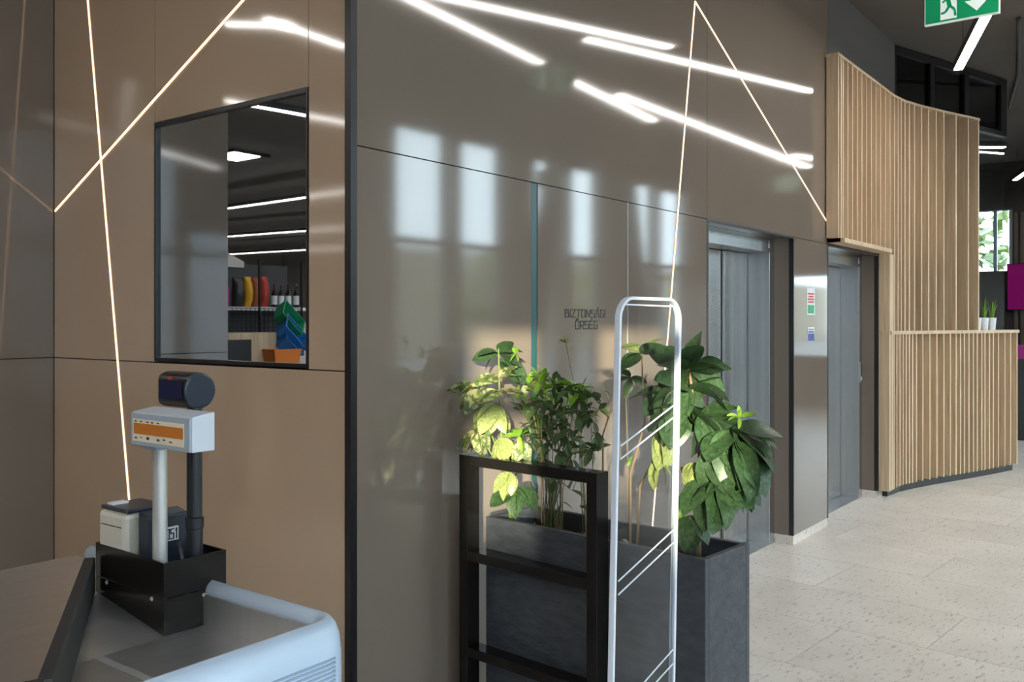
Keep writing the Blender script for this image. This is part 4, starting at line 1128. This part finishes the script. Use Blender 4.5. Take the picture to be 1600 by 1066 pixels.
def bottle(x, y0, r, label, m, capm, band=None, ybase=478):
    c = SM(x, ybase); h = SM(x, y0).z - zs1
    t = thing('bottle', label, 'bottle', (c.x, SV + 0.08, zs1 + 0.001), 0, 'bottles on the mirrored shelf')
    bm = new(); lathe(bm, [(r, 0), (r, h * 0.6), (r * 0.42, h * 0.75), (r * 0.36, h * 0.92)], seg=14); obj('body', bm, m, t, smooth=True)
    bm = new(); lathe(bm, [(r * 0.42, h * 0.921), (r * 0.42, h)], seg=14); obj('cap', bm, capm, t)
    if band:
        bm = new(); lathe(bm, [(r * 1.02, h * 0.12), (r * 1.02, h * 0.5)], seg=14); obj('label_band', bm, band, t)
bottle(358, 430, 0.037, 'magenta bottle with white cap at the left of the mirrored shelf', 'magenta', 'white')
for i, (x, lab) in enumerate(((436, 'first'), (447, 'second'), (458, 'third'), (470, 'fourth'))):
    bottle(x, 444, 0.024, lab + ' dark bottle with white label counted from the red snack bag', 'bottle_dark', 'chips_brown' if i % 2 else 'bottle_dark', 'white')
def tub(name, c, w, d, h, tilt, m, label, cat, axis='Y'):
    bm = new(); t_ = 0.008
    def ringp(k, z): return [bm.verts.new((sx * w / 2 * k, sy * d / 2 * k, z)) for sx, sy in ((-1, -1), (1, -1), (1, 1), (-1, 1))]
    rs = [ringp(.86, 0), ringp(1, h), ringp(1.06, h), ringp(1.06, h - 0.02 if False else h + 0.012), ringp(.97, h + 0.012), ringp(.83, 0.01)]
    for r0, r1 in zip(rs, rs[1:]):
        for k in range(4): bm.faces.new([r0[k], r0[(k + 1) % 4], r1[(k + 1) % 4], r1[k]])
    bm.faces.new(rs[0][::-1]); bm.faces.new(rs[-1])
    o = obj(name, bm, m); o.location = c; o.rotation_euler = tilt
    tag(o, label, cat); return o
# stand below the shelf front: cabinet, crates
VS2 = 5.45
def S2(x, y): return mirA(Pv(x, y, VS2))
c0, c1 = S2(432, 570), S2(345, 570)
ct = thing('wood_cabinet', 'light wood cabinet with dark opening in the mirror window', 'cabinet', ((c0.x + c1.x) / 2, VS2 + 0.2, 0))
hw = (c1.x - c0.x) / 2; zc = S2(400, 520).z
tagged_box(ct, 'body', 'oak', -hw, hw, -0.18, 0.05, 0, zc)
dx0, dx1 = S2(392, 550).x - ct.location.x, S2(349, 550).x - ct.location.x
tagged_box(ct, 'dark_door', 'ink', dx0, dx1, -0.186, -0.181, 0.2, S2(380, 531).z)
# crate stack table
t0, t1 = S2(486, 570), S2(433, 570)
tb = thing('crate_table', 'low white table carrying the coloured crates in the mirror', 'table', ((t0.x + t1.x) / 2, VS2 + 0.2, 0))
hw = (t1.x - t0.x) / 2 - 0.005; zt2 = S2(455, 572).z
tagged_box(tb, 'tabletop', 'cardboard', -hw, hw, -0.2, 0.05, zt2 - 0.03, zt2)
for sx in (-1, 1):
    for sy in (-1, 1): tagged_box(tb, 'leg', 'dark_steel', sx * hw * 0.85 - 0.015, sx * hw * 0.85 + 0.015, sy * 0.1 - 0.09, sy * 0.1 - 0.06, 0, zt2 - 0.03)
def at2(x, y, dv=0.0):
    return mirA(Pv(x, y, VS2 + dv))
cb = at2(432, 568, 0.0); cb.z = zc
wx = at2(469, 540, 0.2)
wz = zt2
for k in range(3):
    bm = new(); box(bm, -0.07, 0.07, -0.05, 0.05, 0, 0.105)
    o = obj('white_carton', bm, 'cardboard', bevel=0.004); o.location = (wx.x, VS2 + 0.19, wz + 0.001 + k * 0.107)
    tag(o, ('lowest', 'middle', 'topmost')[k] + ' white carton in the stack behind the blue baskets', 'carton', 'white cartons')
o1 = tub('orange_crate', Vector((at2(432, 558, -0.02).x, VS2 + 0.02 - 0.08, zt2 + 0.001)), 0.23, 0.16, S2(432, 548).z - zt2, (0, 0, R(4)), 'orange', 'orange crate in front of the blue baskets in the mirror', 'crate')
p = at2(446, 536, 0.0); tub('blue_basket', Vector((p.x, VS2 + 0.05, p.z - 0.04)), 0.20, 0.15, 0.10, (R(48), R(-38), 0), 'crate_blue', 'lower blue shopping basket tilted above the orange crate', 'basket')
p = at2(451, 520, 0.0); tub('blue_basket', Vector((p.x, VS2 + 0.06, p.z - 0.04)), 0.26, 0.15, 0.10, (R(55), R(-42), 0), 'crate_blue', 'upper blue shopping basket tilted under the green crate', 'basket')
p = at2(453, 495, 0.0); tub('green_crate', Vector((p.x, VS2 + 0.10, p.z - 0.04)), 0.24, 0.15, 0.09, (R(60), R(-42), 0), 'crate_green', 'green crate tilted on top of the blue baskets', 'crate')
# wire rack between shelf and cabinet
r0, r1 = SM(470, 480, 5.72), SM(345, 480, 5.72)
wr = thing('wire_rack', 'black wire basket rack under the snack bags in the mirror', 'rack', ((r0.x + r1.x) / 2, 5.72, 0))
hw = (r1.x - r0.x) / 2; zr0, zr1 = SM(400, 522, 5.72).z, SM(400, 482, 5.72).z
bm = new()
for k in range(5):
    z = zr0 + (zr1 - zr0) * k / 4; bar(bm, (-hw, 0, z), (hw, 0, z), 0.006, 0.006)
for k in range(19):
    x = -hw + 2 * hw * k / 18; bar(bm, (x, 0, zr0), (x, 0, zr1), 0.004, 0.004)
obj('front_grid', bm, 'black_plastic', wr)
for x in (-hw, hw * 0.1, hw):
    bm = new(); bar(bm, (x, 0.01, 0), (x, 0.01, SM(400, 405, 5.72).z), 0.014, 0.014); obj('upright', bm, 'black_plastic', wr)

# ================================================================== trees outside
def tree(x, y, h, r, label, n=260):
    t = thing('street_tree', label, 'tree', (x, y, -0.1), 0, 'trees outside the windows')
    bm = new(); tube(bm, [(0, 0, 0), (0.05, 0, h * 0.5), (0, 0.1, h * 0.85)], [0.14, 0.09, 0.03], 8); obj('trunk', bm, 'stem_brown', t)
    bm = new()
    for k in range(n):
        while True:
            p = Vector((random.uniform(-1, 1), random.uniform(-1, 1), random.uniform(-1, 1)))
            if p.length < 1: break
        c = Vector((p.x * r, p.y * r, h * 0.65 + p.z * h * 0.38)); s = random.uniform(0.15, 0.32)
        a = Vector((random.uniform(-1, 1), random.uniform(-1, 1), random.uniform(-.5, .5))).normalized(); b = a.orthogonal().normalized()
        vs = [bm.verts.new(c + a * s), bm.verts.new(c + b * s * 0.5), bm.verts.new(c - a * s), bm.verts.new(c - b * s * 0.5)]
        bm.faces.new(vs)
    o = obj('foliage', bm, 'leaf_tree', t); o['kind'] = 'stuff'
tree(22, 4.3, 5.0, 1.3, 'leafy tree outside the far window')
tree(19.5, -11, 3.4, 1.9, 'yellowish tree outside, reflected left of the security door')
tree(25, -12, 3.8, 2.2, 'broad tree outside, reflected around the security door')
tree(13, -14, 3.0, 1.8, 'small tree outside, reflected near the corner profile')
